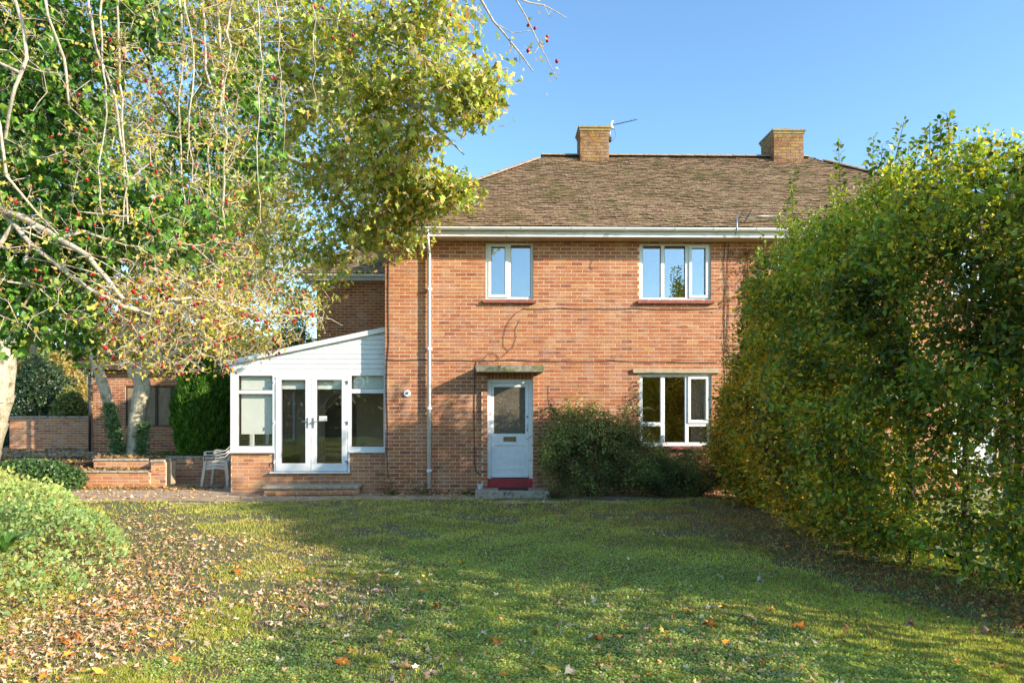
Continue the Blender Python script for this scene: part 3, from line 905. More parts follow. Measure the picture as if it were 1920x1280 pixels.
# ---- rear wing
WY = 4.62
wx0 = X_(594, WY); wzt = WT
brickwork(H, (wx0, WL - .002, 0, wzt), WY, (), 300, name='wing_wall', seed=12)
brickwork(H, (WY + .005, WY + 4, 0, wzt), wx0, (), 0, 'L', name='wing_side_wall', seed=13)
b = MB(); b.box(wx0 - .3, WL - .25, WY - .3, WY, wzt - .02, wzt); b.build('soffit', 'soffit', H)
b = MB(); b.box(wx0 - .32, WL - .05, WY - .322, WY - .3, wzt - .03, wzt + .13); b.box(wx0 - .322, wx0 - .3, WY - .3, WY + 4, wzt - .03, wzt + .13); b.build('fascia', 'fascia', H)
gutter(H, (wx0 - .35, WY - .38, wzt + .11), (WL - .1, WY - .38, wzt + .11), (0, -1, 0))
wr = wzt + .15; run = 2.0; rise = 1.5
sv = Vector((0, run, rise)).normalized()
tiled_plane(H, (wx0 - .35, WY - .35, wr), (1, 0, 0), sv, (0, WL - wx0 + 3.0, run, WL - wx0 + 3.0, math.hypot(run, rise)), 0, 6, name='wing_roof')
sv = Vector((run, 0, rise)).normalized()
tiled_plane(H, (wx0 - .35, WY - .35 + 2 * run, wr), (0, -1, 0), sv, (0, 2 * run, run, run, math.hypot(run, rise)), 0, 7, name='wing_roof')
half_tiles(H, (wx0 - .35, WY - .35, wr + .03), (wx0 - .35 + run, WY - .35 + run, wr + rise + .02), .3, 'hip_tile', .09)

# ---- wall fittings
b = MB(); x, z = X_(763, -.05), Z_(763, 737, -.05)
b.tube([(x, -.045, z), (x, -.009, z)], [.062, .07], 24); v = b.build('wall_alarm', 'paint', H)
b = MB(); b.tube([(x, -.053, z), (x, -.0455, z)], .028, 16); b.build('alarm_centre', 'steel', v)
b = MB(); q = R_(1057, 1071, 452, 459.5)
for k in range(4): b.box(q[0], q[1], -.012, -.007, q[2] + k * .018, q[2] + k * .018 + .010)
b.build('air_brick', 'sill', H)
def cable(pts, r=.006, m='cable', parent=H, name='cable', Y=-.016):
    P = [Vector(at(px, py, Y)) for px, py in pts]; b = MB(); Q = []
    for i in range(len(P) - 1):
        for k in range(6): Q.append(P[i].lerp(P[i + 1], k / 6) + Vector((0, 0, -.012 * math.sin(PI * k / 6) if abs(P[i + 1].x - P[i].x) > .3 else 0)))
    Q.append(P[-1]); b.tube(Q, r, 5); return b.build(name, m, parent, True)
cable([(980, 579), (1050, 577.5), (1120, 579), (1190, 578), (1270, 580), (1345, 578)])
cable([(980, 579), (966, 588), (955, 601), (948, 615), (944, 632), (944, 648), (953, 658), (962, 650), (968, 632), (966, 618), (974, 600)], .004)
cable([(953, 658), (940, 670), (924, 677), (905, 675), (893, 682)], .004)
cable([(905, 675), (914, 664), (928, 662), (936, 672)], .004)
cable([(722.5, 675), (790, 674), (860, 675.5), (960, 675), (1060, 677), (1150, 676), (1240, 678), (1345, 679)], .0065)
cable([(729, 452), (728, 560), (729, 640), (726, 680), (725, 720), (727, 800), (725, 850), (728, 895)], .009)
cable([(893, 678), (890, 690), (890, 720), (889, 800), (890, 870), (893, 885), (903, 889)], .008, Y=-.012)
cable([(1029, 722), (1029, 745), (1033, 758), (1030, 775)], .004)
cable([(1112, 489), (1108, 494), (1107, 501), (1113, 507)], .004)
cable([(1360, 455), (1357, 490), (1361, 540), (1358, 600), (1362, 660)], .006)
cable([(1366, 455), (1364, 510), (1367, 570), (1364, 640)], .005)

# ================================================================== TV AERIALS
def dipoles(b, p, q, n, ln, ax):
    p, q = Vector(p), Vector(q)
    for i in range(n):
        c = p.lerp(q, (i + .3) / n); a = Vector(ax) * ln * (1 - .3 * i / n)
        b.tube([c - a, c + a], .004, 4)
Yc = cy0 - .05
A1 = empty('television_aerial', at(1141, 262, Yc + .2), 'thin television aerial strapped to the left chimney', 'aerial')
b = MB(); p = Vector(at(1144, 262, Yc + .2)); t = Vector(at(1143, 236, Yc + .2)); e = Vector(at(1195, 224, Yc - .1))
b.tube([p, t], .014, 8); b.build('mast', 'steel', A1, True)
b = MB(); b.tube([t - (e - t) * .05, e], .009, 6); b.build('boom', 'black', A1, True)
b = MB(); dipoles(b, t + (e - t) * .1, e, 12, .07, (.15, .5, -.6)); b.build('dipoles', 'steel', A1)
b = MB(); c = t + (e - t) * .1
for s in (-1, 1): b.prism([(c.x - .05, c.z + s * .005), (c.x - .02, c.z + s * .09), (c.x + .03, c.z + s * .10), (c.x + .0, c.z + s * .005)], c.y - .05, c.y + .05)
b.build('reflector', 'upvc', A1)
b = MB(); b.box(p.x - .05, p.x + .03, p.y - .03, p.y + .1, p.z - .03, p.z + .06); b.build('bracket', 'black', A1)
b = MB(); b.tube([c, c + Vector((.05, 0, -.1)), c + Vector((.09, 0, -.25)), c + Vector((.03, 0, -.36)), c + Vector((-.05, .1, -.4))], .004, 5); b.build('lead', 'cable', A1, True)
b = MB(); x = Vector(at(1378, 440, ey0 - .12))
A2 = empty('television_aerial', x, 'long horizontal aerial on a bent pole at the gutter near the hedge', 'aerial')
t = Vector(at(1381, 405, ey0 - .12)); e = Vector(at(1470, 405.5, ey0 + .1))
b.tube([x, x + Vector((.04, -.02, .07)), t], .013, 8); b.build('mast', 'steel', A2, True)
b = MB(); b.tube([t, e], .009, 6); b.build('boom', 'steel', A2, True)
b = MB(); dipoles(b, t + (e - t) * .1, e, 22, .035, (0, .6, .5)); b.build('dipoles', 'steel', A2)
b = MB(); c = t + (e - t) * .22; b.tube([c + Vector((-.05, 0, -.12)), c + Vector((.08, 0, .1))], .012, 6); b.tube([c + Vector((-.16, 0, -.06)), c + Vector((-.05, .02, .13))], .008, 6); b.build('reflector', 'black', A2)

# small things at the door
st = empty('doormat', (X_(962, -.3), -.35, .12), 'black rubber doormat lying on the front door step', 'mat')
x0, x1 = X_(934, -.3), X_(990, -.3)
b = MB(); b.box(x0, x1, -.45, -.10, .119, .135)
b.build('mat_base', 'black', st, bevel=.004)
b = MB()
for i in range(24): b.box(x0 + .02 + i * (x1 - x0 - .04) / 24, x0 + .03 + i * (x1 - x0 - .04) / 24, -.44, -.11, .135, .141)
b.build('mat_ribs', 'black', st)
p = at(900, 913, -.3); cx_ = p[0]
cp = empty('cup', (cx_, -.3, .119), 'small white cup standing at the left end of the door step', 'cup')
b = MB(); b.tube([(cx_, -.3, .119), (cx_, -.3, .222), (cx_, -.3, .2225), (cx_, -.3, .14)], [.04, .056, .050, .036], 20); b.build('cup_body', 'cup', cp, False)
b = MB(); b.tube([(cx_, -.3, .214), (cx_, -.3, .224)], [.058, .058], 20, caps=False); b.build('rim', 'cup', cp)

# ================================================================== CONSERVATORY
CY = .30
K = empty('lean_to_conservatory', (X_(576, CY), CY, 0), 'white framed lean-to conservatory with boarded gable and double glass doors', 'conservatory')
kx0, kx1 = X_(432, CY), WL - .004
kzs = Z_(470, 846, CY)
def kr(x0, x1, y0, y1, Y=CY): return R_(x0, x1, y0, y1, Y)
dz0 = Z_(583, 885, CY)
dk = (X_(514, CY), X_(656, CY))
# brick plinth
brickwork(K, (kx0, kx1, -.05, kzs - .03), CY + .03, [(dk[0], dk[1], dz0 - .02, 5)], 300, name='base_wall', thick=.1, seed=21, mat='brick_old')
brickwork(K, (CY + .035, WY - .01, -.05, kzs - .03), kx0, (), 0, 'L', name='base_side_wall', thick=.1, seed=22, mat='brick_old')
for a_, c_ in ((X_(426, CY), dk[0]), (dk[1], kx1)):
    b = MB(); b.box(a_, c_, CY - .05, CY + .1, kzs - .03, kzs + .005); b.build('sill', 'upvc', K, bevel=.006)
b = MB(); b.box(X_(507, CY), X_(657, CY), CY - .07, CY + .1, dz0 - .02, dz0 + .015); b.build('door_sill', 'upvc', K, bevel=.006)
ztop = Z_(576, 700, CY)
lw = [kr(447, 511, 704, 731.5), kr(447, 511, 738, 836)]
rw = [kr(659, 719, 704, 729), kr(659, 719, 737, 837)]
dz = [kr(517, 583, 706, 880), kr(583.5, 651, 706, 880)]
window(K, (kx0, dk[0], kzs + .005, ztop), lw, Y=CY, glass='glass_con')
window(K, (dk[1], kx1, kzs + .005, ztop), rw, Y=CY, glass='glass_con')
b = MB()
hole = (dz[0][0] - .005, dz[1][1] + .005, dz0 + .015, dz[0][3] + .005)
for r in rect_minus((dk[0] + .001, dk[1] - .001, dz0 + .015, ztop), [hole]): b.box(r[0], r[1], CY - .005, CY + .075, r[2], r[3])
b.build('door_frame', 'upvc', K, bevel=.004)
for i, (q, g) in enumerate(zip(dz, (kr(528, 573, 712, 868), kr(594.5, 641, 712, 868)))):
    b = MB()
    for r in rect_minus((q[0] + .003, q[1] - .003, dz0 + .025, q[3]), [g]): b.box(r[0], r[1], CY - .02, CY + .05, r[2], r[3])
    d = b.build('glass_door', 'upvc', K, bevel=.004)
    b = MB(); b.box(g[0], g[1], CY + .012, CY + .022, g[2], g[3]); b.build('door_pane', 'glass_con', d)
    b = MB()
    for r in rect_minus(g, [(g[0] + .008, g[1] - .008, g[2] + .008, g[3] - .008)]): b.box(r[0], r[1], CY - .012, CY + .011, r[2], r[3])
    b.build('glazing_bead', 'black', d)
    hx = X_(577.5 if i == 0 else 588, CY); zm = Z_(583, 792, CY); sg = -1 if i == 0 else 1
    b = MB(); b.box(hx - .012, hx + .012, CY - .032, CY - .0205, zm - .11, zm + .10)
    b.tube([(hx, CY - .03, zm + .02), (hx, CY - .07, zm + .02), (hx + sg * .11, CY - .07, zm + .022)], .010, 8); b.build('door_handle', 'steel', d)
    for zz in (717, 793, 866):
        x = X_(515 if i == 0 else 652, CY); z = Z_(583, zz, CY)
        b = MB(); b.tube([(x, CY - .035, z - .035), (x, CY - .035, z + .035)], .010, 8); b.box(x - .0 if sg < 0 else x - .05, x + .05 if sg < 0 else x + .0, CY - .03, CY - .0205, z + .012, z + .03)
        b.build('hinge', 'black' if i else 'upvc', d)
b = MB(); q = kr(598, 613, 779.5, 789); b.box(q[0], q[1], CY + .006, CY + .0105, q[2], q[3]); tag(b.build('paper_notice', 'paper', K), 'blank white paper notice taped to the right glass door')
# gable boards
zl, zr = Z_(432, 684, CY), Z_(721, 622, CY)
def top_at(x): return zl + (zr - zl) * (x - kx0) / (kx1 - kx0)
z = ztop + .0; bh = (zr - ztop) / 8.6; i = 0
while z < zr - .02:
    z1_ = z + bh - .006
    xa = kx0 if top_at(kx0) >= z1_ else kx0 + (z1_ - zl) / (zr - zl) * (kx1 - kx0)
    xb = kx0 if top_at(kx0) >= z else kx0 + (z - zl) / (zr - zl) * (kx1 - kx0)
    pts = [(xb, z), (kx1, z)]
    if z1_ < zr: pts += [(kx1, z1_), (xa, z1_)]
    else: pts += [(kx1, zr)]
    if z1_ > zl and top_at(kx0) > z: pts += [(kx0, zl)]
    b = MB(); b.prism(pts, CY - .006, CY + .04); b.build('gable_board', 'upvc', K, bevel=.003)
    z += bh; i += 1
b = MB(); b.prism([(kx0, ztop - .0), (kx1, ztop), (kx1, zr), (kx0, zl)], CY + .0405, CY + .05); b.build('gable_panel', 'upvc', K)
# verge board, roof sheets, side frame
b = MB(); th = .10
ox = kx0 - .10
b.prism([(ox, top_at(ox) - .0), (kx1, zr - .0), (kx1, zr + th), (ox, top_at(ox) + th)], CY - .09, CY - .02); b.build('verge_board', 'upvc', K, bevel=.006)
nsh = 6
for i in range(nsh):
    y0 = CY - .018 + (WY - CY) * i / nsh; y1 = CY - .018 + (WY - CY) * (i + 1) / nsh - .06
    b = MB(); b.prism([(ox - .03, top_at(ox - .03) + th - .05), (kx1, zr + th - .05), (kx1, zr + th - .02), (ox - .03, top_at(ox - .03) + th - .02)], y0, y1); b.build('roof_sheet', 'poly', K)
    b = MB(); b.prism([(ox - .03, top_at(ox - .03) + th - .06), (kx1, zr + th - .06), (kx1, zr + th + .01), (ox - .03, top_at(ox - .03) + th + .01)], y1 + .001, y1 + .059); b.build('glazing_bar', 'upvc', K)
gutter(K, (ox - .05, CY - .1, zl + .03), (ox - .05, WY - .4, zl + .03), (-1, 0, 0))
# side frame of the conservatory
sideR = (CY + .075, WY - .02, kzs - .03, zl)
ph = [(CY + .15 + k * 1.05, CY + 1.1 + k * 1.05, kzs + .05, zl - .45) for k in range(4)] + [(CY + .15 + k * 1.05, CY + 1.1 + k * 1.05, zl - .38, zl - .07) for k in range(4)]
b = MB()
for r in rect_minus(sideR, ph): b.box(kx0, kx0 + .07, r[0], r[1], r[2], r[3])
sd_ = b.build('side_frame', 'upvc', K)
for q in ph:
    b = MB(); b.box(kx0 + .03, kx0 + .04, q[0], q[1], q[2], q[3]); b.build('pane', 'glass_con', sd_)
b = MB(); b.box(kx0 + .1, kx1, CY + .1, WY, .0, .1); b.build('floor', 'floorboard', K)
# inner wall lining with an arched doorway
bx0, bx1 = kx0 + .1, kx1 - .005
b = MB(); acx = X_(640, WY); arch = [(acx + .42 * math.cos(a), 1.7 + .42 * math.sin(a)) for a in np.linspace(0, PI, 12)]
b.prism([(bx0, .1), (acx - .42, .1)] + list(reversed(arch)) + [(acx + .42, .1), (bx1, .1), (bx1, 3.1), (bx0, 2.7)], WY - .06, WY - .012); b.build('inner_wall', 'plaster', K)
b = MB(); b.box(bx1 - .01, bx1, CY + .12, WY - .07, .1, 3.0); b.build('inner_side_wall', 'plaster', K)
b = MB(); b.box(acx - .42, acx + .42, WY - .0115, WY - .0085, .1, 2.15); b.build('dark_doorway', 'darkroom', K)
for q, zb_, nm in ((lw[0], 0, ''), (lw[1], Z_(470, 814, CY), ''), (rw[0], 0, '')):
    b = MB(); b.box(q[0] + .02, q[1] - .01, CY + .11, CY + .118, max(zb_, q[2]) if zb_ else q[2] - .03, q[3] + .02); b.build('roller_blind', 'blind', K)
for g in (kr(528, 573, 712, 729), kr(594.5, 641, 712, 729)):
    b = MB(); b.box(g[0] - .02, g[1] + .02, CY + .11, CY + .118, g[2], g[3] + .02); b.build('roller_blind', 'blind', K)
# a wooden bench inside
bn = empty('wooden_bench', (X_(615, 1.2), 1.3, .1), 'brown wooden slatted bench seen inside through the right glass door', 'bench')
x0, x1 = X_(596, 1.3), X_(641, 1.3)
for k in range(4):
    b = MB(); b.box(x0, x1, 1.15 + k * .1, 1.23 + k * .1, .52, .545); b.build('seat_slat', 'wood', bn)
for k in range(3):
    b = MB(); b.box(x0, x1, 1.56, 1.585, .65 + k * .12, .73 + k * .12); b.build('back_slat', 'wood', bn)
for x in (x0 + .02, x1 - .06):
    for y, t in ((1.16, .52), (1.52, 1.05)):
        b = MB(); b.box(x, x + .04, y, y + .04, .1, t - .002); b.build('leg', 'wood', bn)
# step below the glass doors
S = empty('paved_step', (X_(585, CY), CY, 0), 'low brick step with worn slab top below the conservatory doors', 'step')
x0, x1 = X_(495, CY - .4), X_(674, CY - .4)
y0 = CY - .52
brickwork(S, (x0 + .03, x1 - .06, 0, .12), y0 + .05, (), 100, name='step_wall', thick=.4, seed=31, mat='brick_old')
for k in range(3):
    xa = x0 + (x1 - x0) * k / 3; xb = x0 + (x1 - x0) * (k + 1) / 3 - .008
    b = MB(); b.box(xa, xb, y0, CY + .02, .121 + k * .002, .175 + k * .002); b.build('slab', 'concrete', S, bevel=.012)

# ================================================================== CHAIRS
def chair(ref, z, label):
    """moulded armchair facing -x"""
    c = empty('garden_chair', ref + Vector((0, 0, z)), label, 'chair', 'stacked plastic garden chairs')
    o = Vector(c.location)
    def sweep(name, pts, w, h, k=1):
        b = MB(); P = [Vector(p) + o for p in pts]
        for a_, d_ in zip(P, P[1:]): b.bar(a_, d_ + (d_ - a_).normalized() * .004, w, h)
        return b.build(name, 'plastic', c, bevel=.004)
    b = MB(); n = 8
    for i in range(n):                       # dished seat
        for j in range(n):
            x0, x1 = -.24 + .46 * i / n, -.24 + .46 * (i + 1) / n; y0, y1 = -.22 + .44 * j / n, -.22 + .44 * (j + 1) / n
            f = lambda x, y: .42 - .02 * (x + .24) / .46 + .025 * (abs(y) / .22) ** 2 - .02 * max(0, (-x - .16)) / .08
            b.poly([o + Vector((x0, y0, f(x0, y0))), o + Vector((x1, y0, f(x1, y0))), o + Vector((x1, y1, f(x1, y1))), o + Vector((x0, y1, f(x0, y1)))])
    s = b.build('seat', 'plastic', c, True); m = s.modifiers.new('solid', 'SOLIDIFY'); m.thickness = .006
    for k in range(7):                       # back slats
        y = -.18 + .06 * k
        sweep('back_slat', [(.21, y, .41), (.26, y * 1.05, .60), (.31, y * 1.1, .78)], .035, .008)
    sweep('back_rail', [(.31, -.23, .76), (.335, -.12, .80), (.34, 0, .815), (.335, .12, .80), (.31, .23, .76)], .012, .05)
    for sg in (-1, 1):
        y = .25 * sg
        sweep('armrest', [(-.26, y, .63), (-.20, y * 1.06, .645), (.05, y * 1.08, .64), (.20, y * 1.02, .66), (.31, y * .92, .77)], .055, .022)
        sweep('leg', [(-.25, y, .63), (-.245, y, .44), (-.27, y * 1.02, .25), (-.31, y * 1.06, 0.0)], .05, .03)
        sweep('leg', [(.21, y * .95, .44), (.235, y * .98, .25), (.26, y * 1.04, 0.0)], .05, .03)
        sweep('apron', [(-.24, y * .96, .40), (.0, y * .96, .43), (.22, y * .92, .40)], .008, .06)
    return c
cb = on(403, 912); 
cref = Vector((cb[0], cb[1] + .3, -.012))
c1 = chair(cref, 0, 'bottom white plastic chair of the stack beside the conservatory')
c2 = chair(cref + Vector((.006, 0, 0)), .07, 'middle white plastic chair of the stack beside the conservatory')
c3 = chair(cref + Vector((.012, 0, 0)), .14, 'topmost white plastic chair of the stack beside the conservatory')

# ================================================================== GARDEN WALLS
G_ = empty('retaining_wall', (X_(250, 1.3), 1.3, 0), 'low stepped sunlit brick retaining wall below the twin trunked tree', 'wall')
def capped(parent, xa, xb, Y, z0, z1, th, seed, nm='wall_face'):
    brickwork(parent, (xa, xb, z0, z1 - .05), Y, (), 300, name=nm, thick=th, seed=seed, mat='brick_old')
    x = xa
    while x < xb - .05:
        l = random.uniform(.36, .45); e = min(x + l, xb)
        b = MB(); b.box(x - .01, e - .02, Y - .03, Y + th + .01, z1 - .05 + random.uniform(0, .004), z1 + random.uniform(-.004, .006)); b.build('coping_stone', 'concrete', parent, bevel=.01); x += l
capped(G_, X_(118, 1.2), X_(282, 1.2), 1.2, -.05, .37, .35, 41)
capped(G_, X_(176, 1.56), X_(282, 1.56), 1.56, .3, .60, .3, 42)
capped(G_, X_(282, 1.2) + .005, X_(310, 1.2), 1.22, -.05, .60, .45, 43)
capped(G_, X_(312, 2.3), X_(470, 2.3), 2.3, -.05, .60, .3, 44)
BW = empty('boundary_wall', (X_(95, 7), 7, TZ), 'dark brick boundary wall left of the garage', 'wall')
capped(BW, X_(18, 7), X_(172, 7) - .01, 7.0, TZ - .1, Z_(95, 780, 7), .22, 45)
GY_ = 5.6
gz1 = Z_(250, 692, GY_)
GA = empty('brick_garage', (X_(300, GY_), GY_, TZ), 'flat roofed brick outbuilding with a boarded window behind the tree', 'garage')
gx0, gx1 = X_(174, GY_), -5.45
gw = R_(235, 350, 722, 800, GY_)
brickwork(GA, (gx0, gx1, TZ - .1, gz1), GY_, [gw], 300, name='wall', seed=51)
brickwork(GA, (GY_ + .005, GY_ + 5, TZ - .1, gz1), gx0, (), 0, 'L', name='side_wall', seed=52)
b = MB(); b.box(gx0 - .25, gx1, GY_ - .25, GY_ + 5, gz1 + .14, gz1 + .2); b.build('roof', 'felt', GA)
b = MB(); b.box(gx0 - .25, gx1, GY_ - .27, GY_ - .25, gz1 - .02, gz1 + .16); b.box(gx0 - .27, gx0 - .25, GY_ - .27, GY_ + 5, gz1 - .02, gz1 + .16); b.box(gx0 - .25, gx1, GY_ - .25, GY_, gz1 - .02, gz1); b.build('fascia', 'darkwood', GA)
wf = MB(); pn = []
n3 = 4
for k in range(n3):
    a_ = gw[0] + (gw[1] - gw[0]) * k / n3 + .035; pn.append((a_, gw[0] + (gw[1] - gw[0]) * (k + 1) / n3 - .035, gw[2] + .05, gw[3] - .05))
for r in rect_minus(gw, pn): wf.box(r[0], r[1], GY_ + .02, GY_ + .1, r[2], r[3])
wf = wf.build('window', 'darkwood', GA)
for q in pn:
    b = MB(); b.box(q[0], q[1], GY_ + .05, GY_ + .06, q[2], q[3]); b.build('window_board', 'ply', wf)
b = MB(); b.tube([(gx0 - .05, GY_ - .06, gz1 - .02), (gx0 - .05, GY_ - .06, TZ)], .035, 8); b.build('downpipe', 'black', GA, True)
# neighbour's house far left
NB = empty('neighbour_house', (X_(165, 24), 24, 0), 'distant brick house with a white window glimpsed left of the garage', 'house')
nx0 = X_(146, 24)
brickwork(NB, (nx0, nx0 + 6, 0, 4.6), 24, [(nx0 + .25, nx0 + .95, 3.0, 4.1)], 0, name='wall', seed=61)
window(NB, (nx0 + .25, nx0 + .95, 3.0, 4.1), [(nx0 + .3, nx0 + .58, 3.06, 4.04), (nx0 + .63, nx0 + .9, 3.06, 4.04)], Y=24.05)
b = MB(); b.prism([(nx0 - .4, 4.6), (nx0 + 6.4, 4.6), (nx0 + 3, 7.2)], 23.6, 31); b.build('roof', 'felt', NB)
b = MB(); b.box(nx0, nx0 + 6, 24.241, 30, 0, 4.59); b.build('wall_body', 'brick_dull', NB) if 'brick_dull' in M else b.build('wall_body', 'mortar', NB)
# ================================================================== LAWN SURFACE
def path_leaf_zone(P):
    """how thick the fallen leaves lie, 0..1"""
    x, y = P[:, 0], P[:, 1]
    cx = np.interp(y, [-11, -9, -7.5, -6, -4, -2.4], [-2.9, -2.9, -3.35, -3.95, -4.9, -6.0])
    left = np.exp(-((x - cx) / .52) ** 2) * (y < -1.9) * .80 + .42 * np.clip((cx - x) * .8, 0, 1) * (y < -7.6)
    hb = np.interp(y, [-10, -8.6, -7.7, -7.0, -6.4, -5.5, -4.5, -2.6], [4.6, 4.6, 4.3, 3.9, 3.6, 3.4, 3.4, 3.7])
    hedge = np.clip(1.25 - np.abs(x - hb - .2) / .85, 0, 1) * (y < -1.5) * 1.15
    n = fbm(P[:, :2], .9, 5)
    base = .23 + .22 * np.clip(-(x + 0.3) / 3, 0, 1)
    return np.clip(np.maximum(left * .95, hedge * .8) + base * (1 + n), 0.02, 1)

def sample_lawn(n, dmin=3.9, dmax=13, power=2.0):
    """ground points, denser near the camera's side of the garden"""
    u = RNG.random(n); d = 1 / (1 / dmin ** .9 + u * (1 / dmax ** .9 - 1 / dmin ** .9)) ** (1 / .9)
    x = (RNG.random(n) * 2 - 1) * (d * .80 + .6); y = -14 + d
    ok = (y < lawn_edge(x) - RNG.random(n) * .12) & (x < 6.5) & (x > -9)
    x, y, d = x[ok], y[ok], d[ok]
    return np.stack([x, y, lawn_z(x, y)], 1), d

P, d = sample_lawn(480000)
g = fbm(P[:, :2], .8, 11); g2 = fbm(P[:, :2], 3.2, 12)
bare = (g * .6 + g2 * .5 + path_leaf_zone(P) * 1.5 - .1) > .72
keep = ~bare | (RNG.random(len(P)) < .15); P, d, g, g2 = P[keep], d[keep], g[keep], g2[keep]
n = len(P)
lean = RNG.normal(0, .6, (n, 2)); h = (.012 + .018 * RNG.random(n)) * (1 + .35 * g) * np.clip(.7 + d * .05, .8, 1.3)
h = np.where(P[:, 1] > -2.2, h * 1.5, h)
w = .0016 + .00045 * d
th = RNG.random(n) * 2 * PI
A = np.stack([np.cos(th) * w, np.sin(th) * w, np.zeros(n)], 1)
tip = np.stack([lean[:, 0] * h, lean[:, 1] * h, h], 1)
V = np.stack([P - A, P + A, P + tip], 1).reshape(-1, 3)
F = np.arange(3 * n).reshape(-1, 3)
C = palette(n, [(.52, .60, .08), (.62, .65, .09), (.40, .49, .07), (.72, .60, .20), (.58, .41, .18)], [4, 4, 3, 1.6, 1.2])
C *= (1 + .25 * g2)[:, None]
dry = np.clip((P[:, 0] - .5) / 3, 0, 1) * np.clip((P[:, 1] + 6) / 3, 0, 1) * np.clip(.7 + .6 * g, 0, 1) + np.clip((-1.2 - P[:, 0]) / 1.6, 0, .8) * np.clip(.6 + g2, 0, 1)
dry = np.clip(dry + .5 * np.clip(fbm(P[:, :2], .55, 14) - .1, 0, 1), 0, 1)
C = C * (1 - .6 * dry[:, None]) + np.array([.52, .36, .12]) * .6 * dry[:, None]
C = np.clip(C, .004, 1)
gr = bpy.data.objects.new('grass', np_mesh('grass', V, F, np.repeat(C, 3, 0), 'grass')); link(gr)
tag(gr, 'short patchy green grass covering the lawn', 'grass', kind='stuff')

# clover and small broad leaved weeds
P, d = sample_lawn(260000)
g = fbm(P[:, :2], .45, 21); g2 = fbm(P[:, :2], 2.1, 22)
zone = g + .6 * g2 + np.clip(1.2 - np.abs(P[:, 0] - 1.2) / 1.7, -1.0, .9) * np.clip((-P[:, 1] - 2.8) / 2, -1, 1) - .35 * RNG.random(len(P))
keep = (zone > .05) & (path_leaf_zone(P) < .55) & (RNG.random(len(P)) < .8); P, d, g = P[keep], d[keep], g[keep]
n = len(P); P[:, 2] += .012 + .018 * RNG.random(n)
R = frames(np.stack([RNG.normal(0, 1, n), RNG.normal(0, 1, n), RNG.normal(0, .2, n)], 1), np.stack([RNG.normal(0, .35, n), RNG.normal(0, .35, n), np.ones(n)], 1))
C = palette(n, [(.44, .57, .15), (.52, .63, .22), (.34, .44, .11), (.58, .62, .15)], [3, 3, 2, 1])
CLV = (np.array([(0, 0, 0), (.5, .5, .1), (1, 0, 0), (.5, -.5, .1)]), np.array([(0, 2, 1), (0, 3, 2)]))
V, F, C = leaves(CLV, P, R, (.010 + .0011 * d) * (1 + .4 * RNG.random(n)), C)
cl = bpy.data.objects.new('clover', np_mesh('clover', V, F, C, 'leaf')); link(cl)
tag(cl, 'low clover and ground ivy patches in the grass', 'ground cover', kind='stuff')

# fallen leaves: litter
LIT = [(.70, .48, .30), (.56, .34, .18), (.74, .32, .05), (.78, .52, .11), (.34, .18, .09), (.60, .21, .04), (.82, .65, .46)]
def litter(P, size, name, cols=LIT, wts=(5, 4, 1.3, 1.0, 2, .8, 3.5), label=None, T=SYL):
    n = len(P)
    R = frames(np.stack([RNG.normal(0, 1, n), RNG.normal(0, 1, n), RNG.normal(0, .25, n)], 1), np.stack([RNG.normal(0, .45, n), RNG.normal(0, .45, n), np.ones(n)], 1))
    R[:, :, 2] *= RNG.uniform(.4, 2.6, (n, 1)) * np.where(RNG.random((n, 1)) < .4, -1, 1); R[:, :, 1] *= RNG.uniform(.35, 1, (n, 1))
    V, F, C = leaves(T, P, R, size, palette(n, cols, wts))
    o = bpy.data.objects.new(name, np_mesh(name, V, F, C, 'leaf_dry')); link(o); tag(o, label, 'leaf litter', kind='stuff'); return o
P, d = sample_lawn(120000)
k = RNG.random(len(P)) < path_leaf_zone(P) ** 1.9 * .50; P, d = P[k], d[k]; P[:, 2] += .012 + .02 * RNG.random(len(P))
HB = P[:, 0] > 2.4; PH = P[HB]; P = P[~HB]
litter(PH, .022 + .032 * RNG.random(len(PH)), 'hedge_leaves', [(.42, .20, .06), (.55, .28, .06), (.30, .14, .06), (.60, .40, .12), (.22, .11, .06)], (4, 2, 3, 1, 2), 'rusty brown fallen leaves under the hornbeam hedge')
litter(P, .022 + .040 * RNG.random(len(P)), 'fallen_leaves', label='brown and orange fallen leaves scattered over the lawn')
n = 3000; P = np.stack([RNG.uniform(-9.5, 4, n), RNG.uniform(-1.35, 1.1, n), np.full(n, .004)], 1)
k = (RNG.random(n) < np.where(P[:, 0] < -5.9, .9, .25)) & ((P[:, 1] < -.05) | (P[:, 0] < -6)) ; P = P[k]
Q = np.stack([RNG.uniform(-2.6, 4, 500), -np.abs(RNG.normal(0, .13, 500)) - .02, np.full(500, .01)], 1)
P = np.concatenate([P, Q]); litter(P, .03 + .05 * RNG.random(len(P)), 'path_leaves', label='dry leaves blown along the path and wall foot')
n = 5000; P = np.stack([RNG.uniform(-16, -5.5, n), 1.7 + RNG.random(n) ** 1.2 * 5.5, np.full(n, TZ + .015)], 1)
P = P[(P[:, 1] > 2.4) | (P[:, 0] < X_(280, 1.75))]
Q = np.concatenate([np.stack([RNG.uniform(X_(118, 1.2), X_(300, 1.2), 260), RNG.uniform(1.2, 1.6, 260), np.full(260, .39)], 1), np.stack([RNG.uniform(X_(176, 1.6), X_(300, 1.6), 260), RNG.uniform(1.6, 1.95, 260), np.full(260, .63)], 1), np.stack([RNG.uniform(-9.9, -6, 500), 1.15 - np.abs(RNG.normal(0, .14, 500)), np.full(500, .012)], 1)]); P = np.concatenate([P, Q])
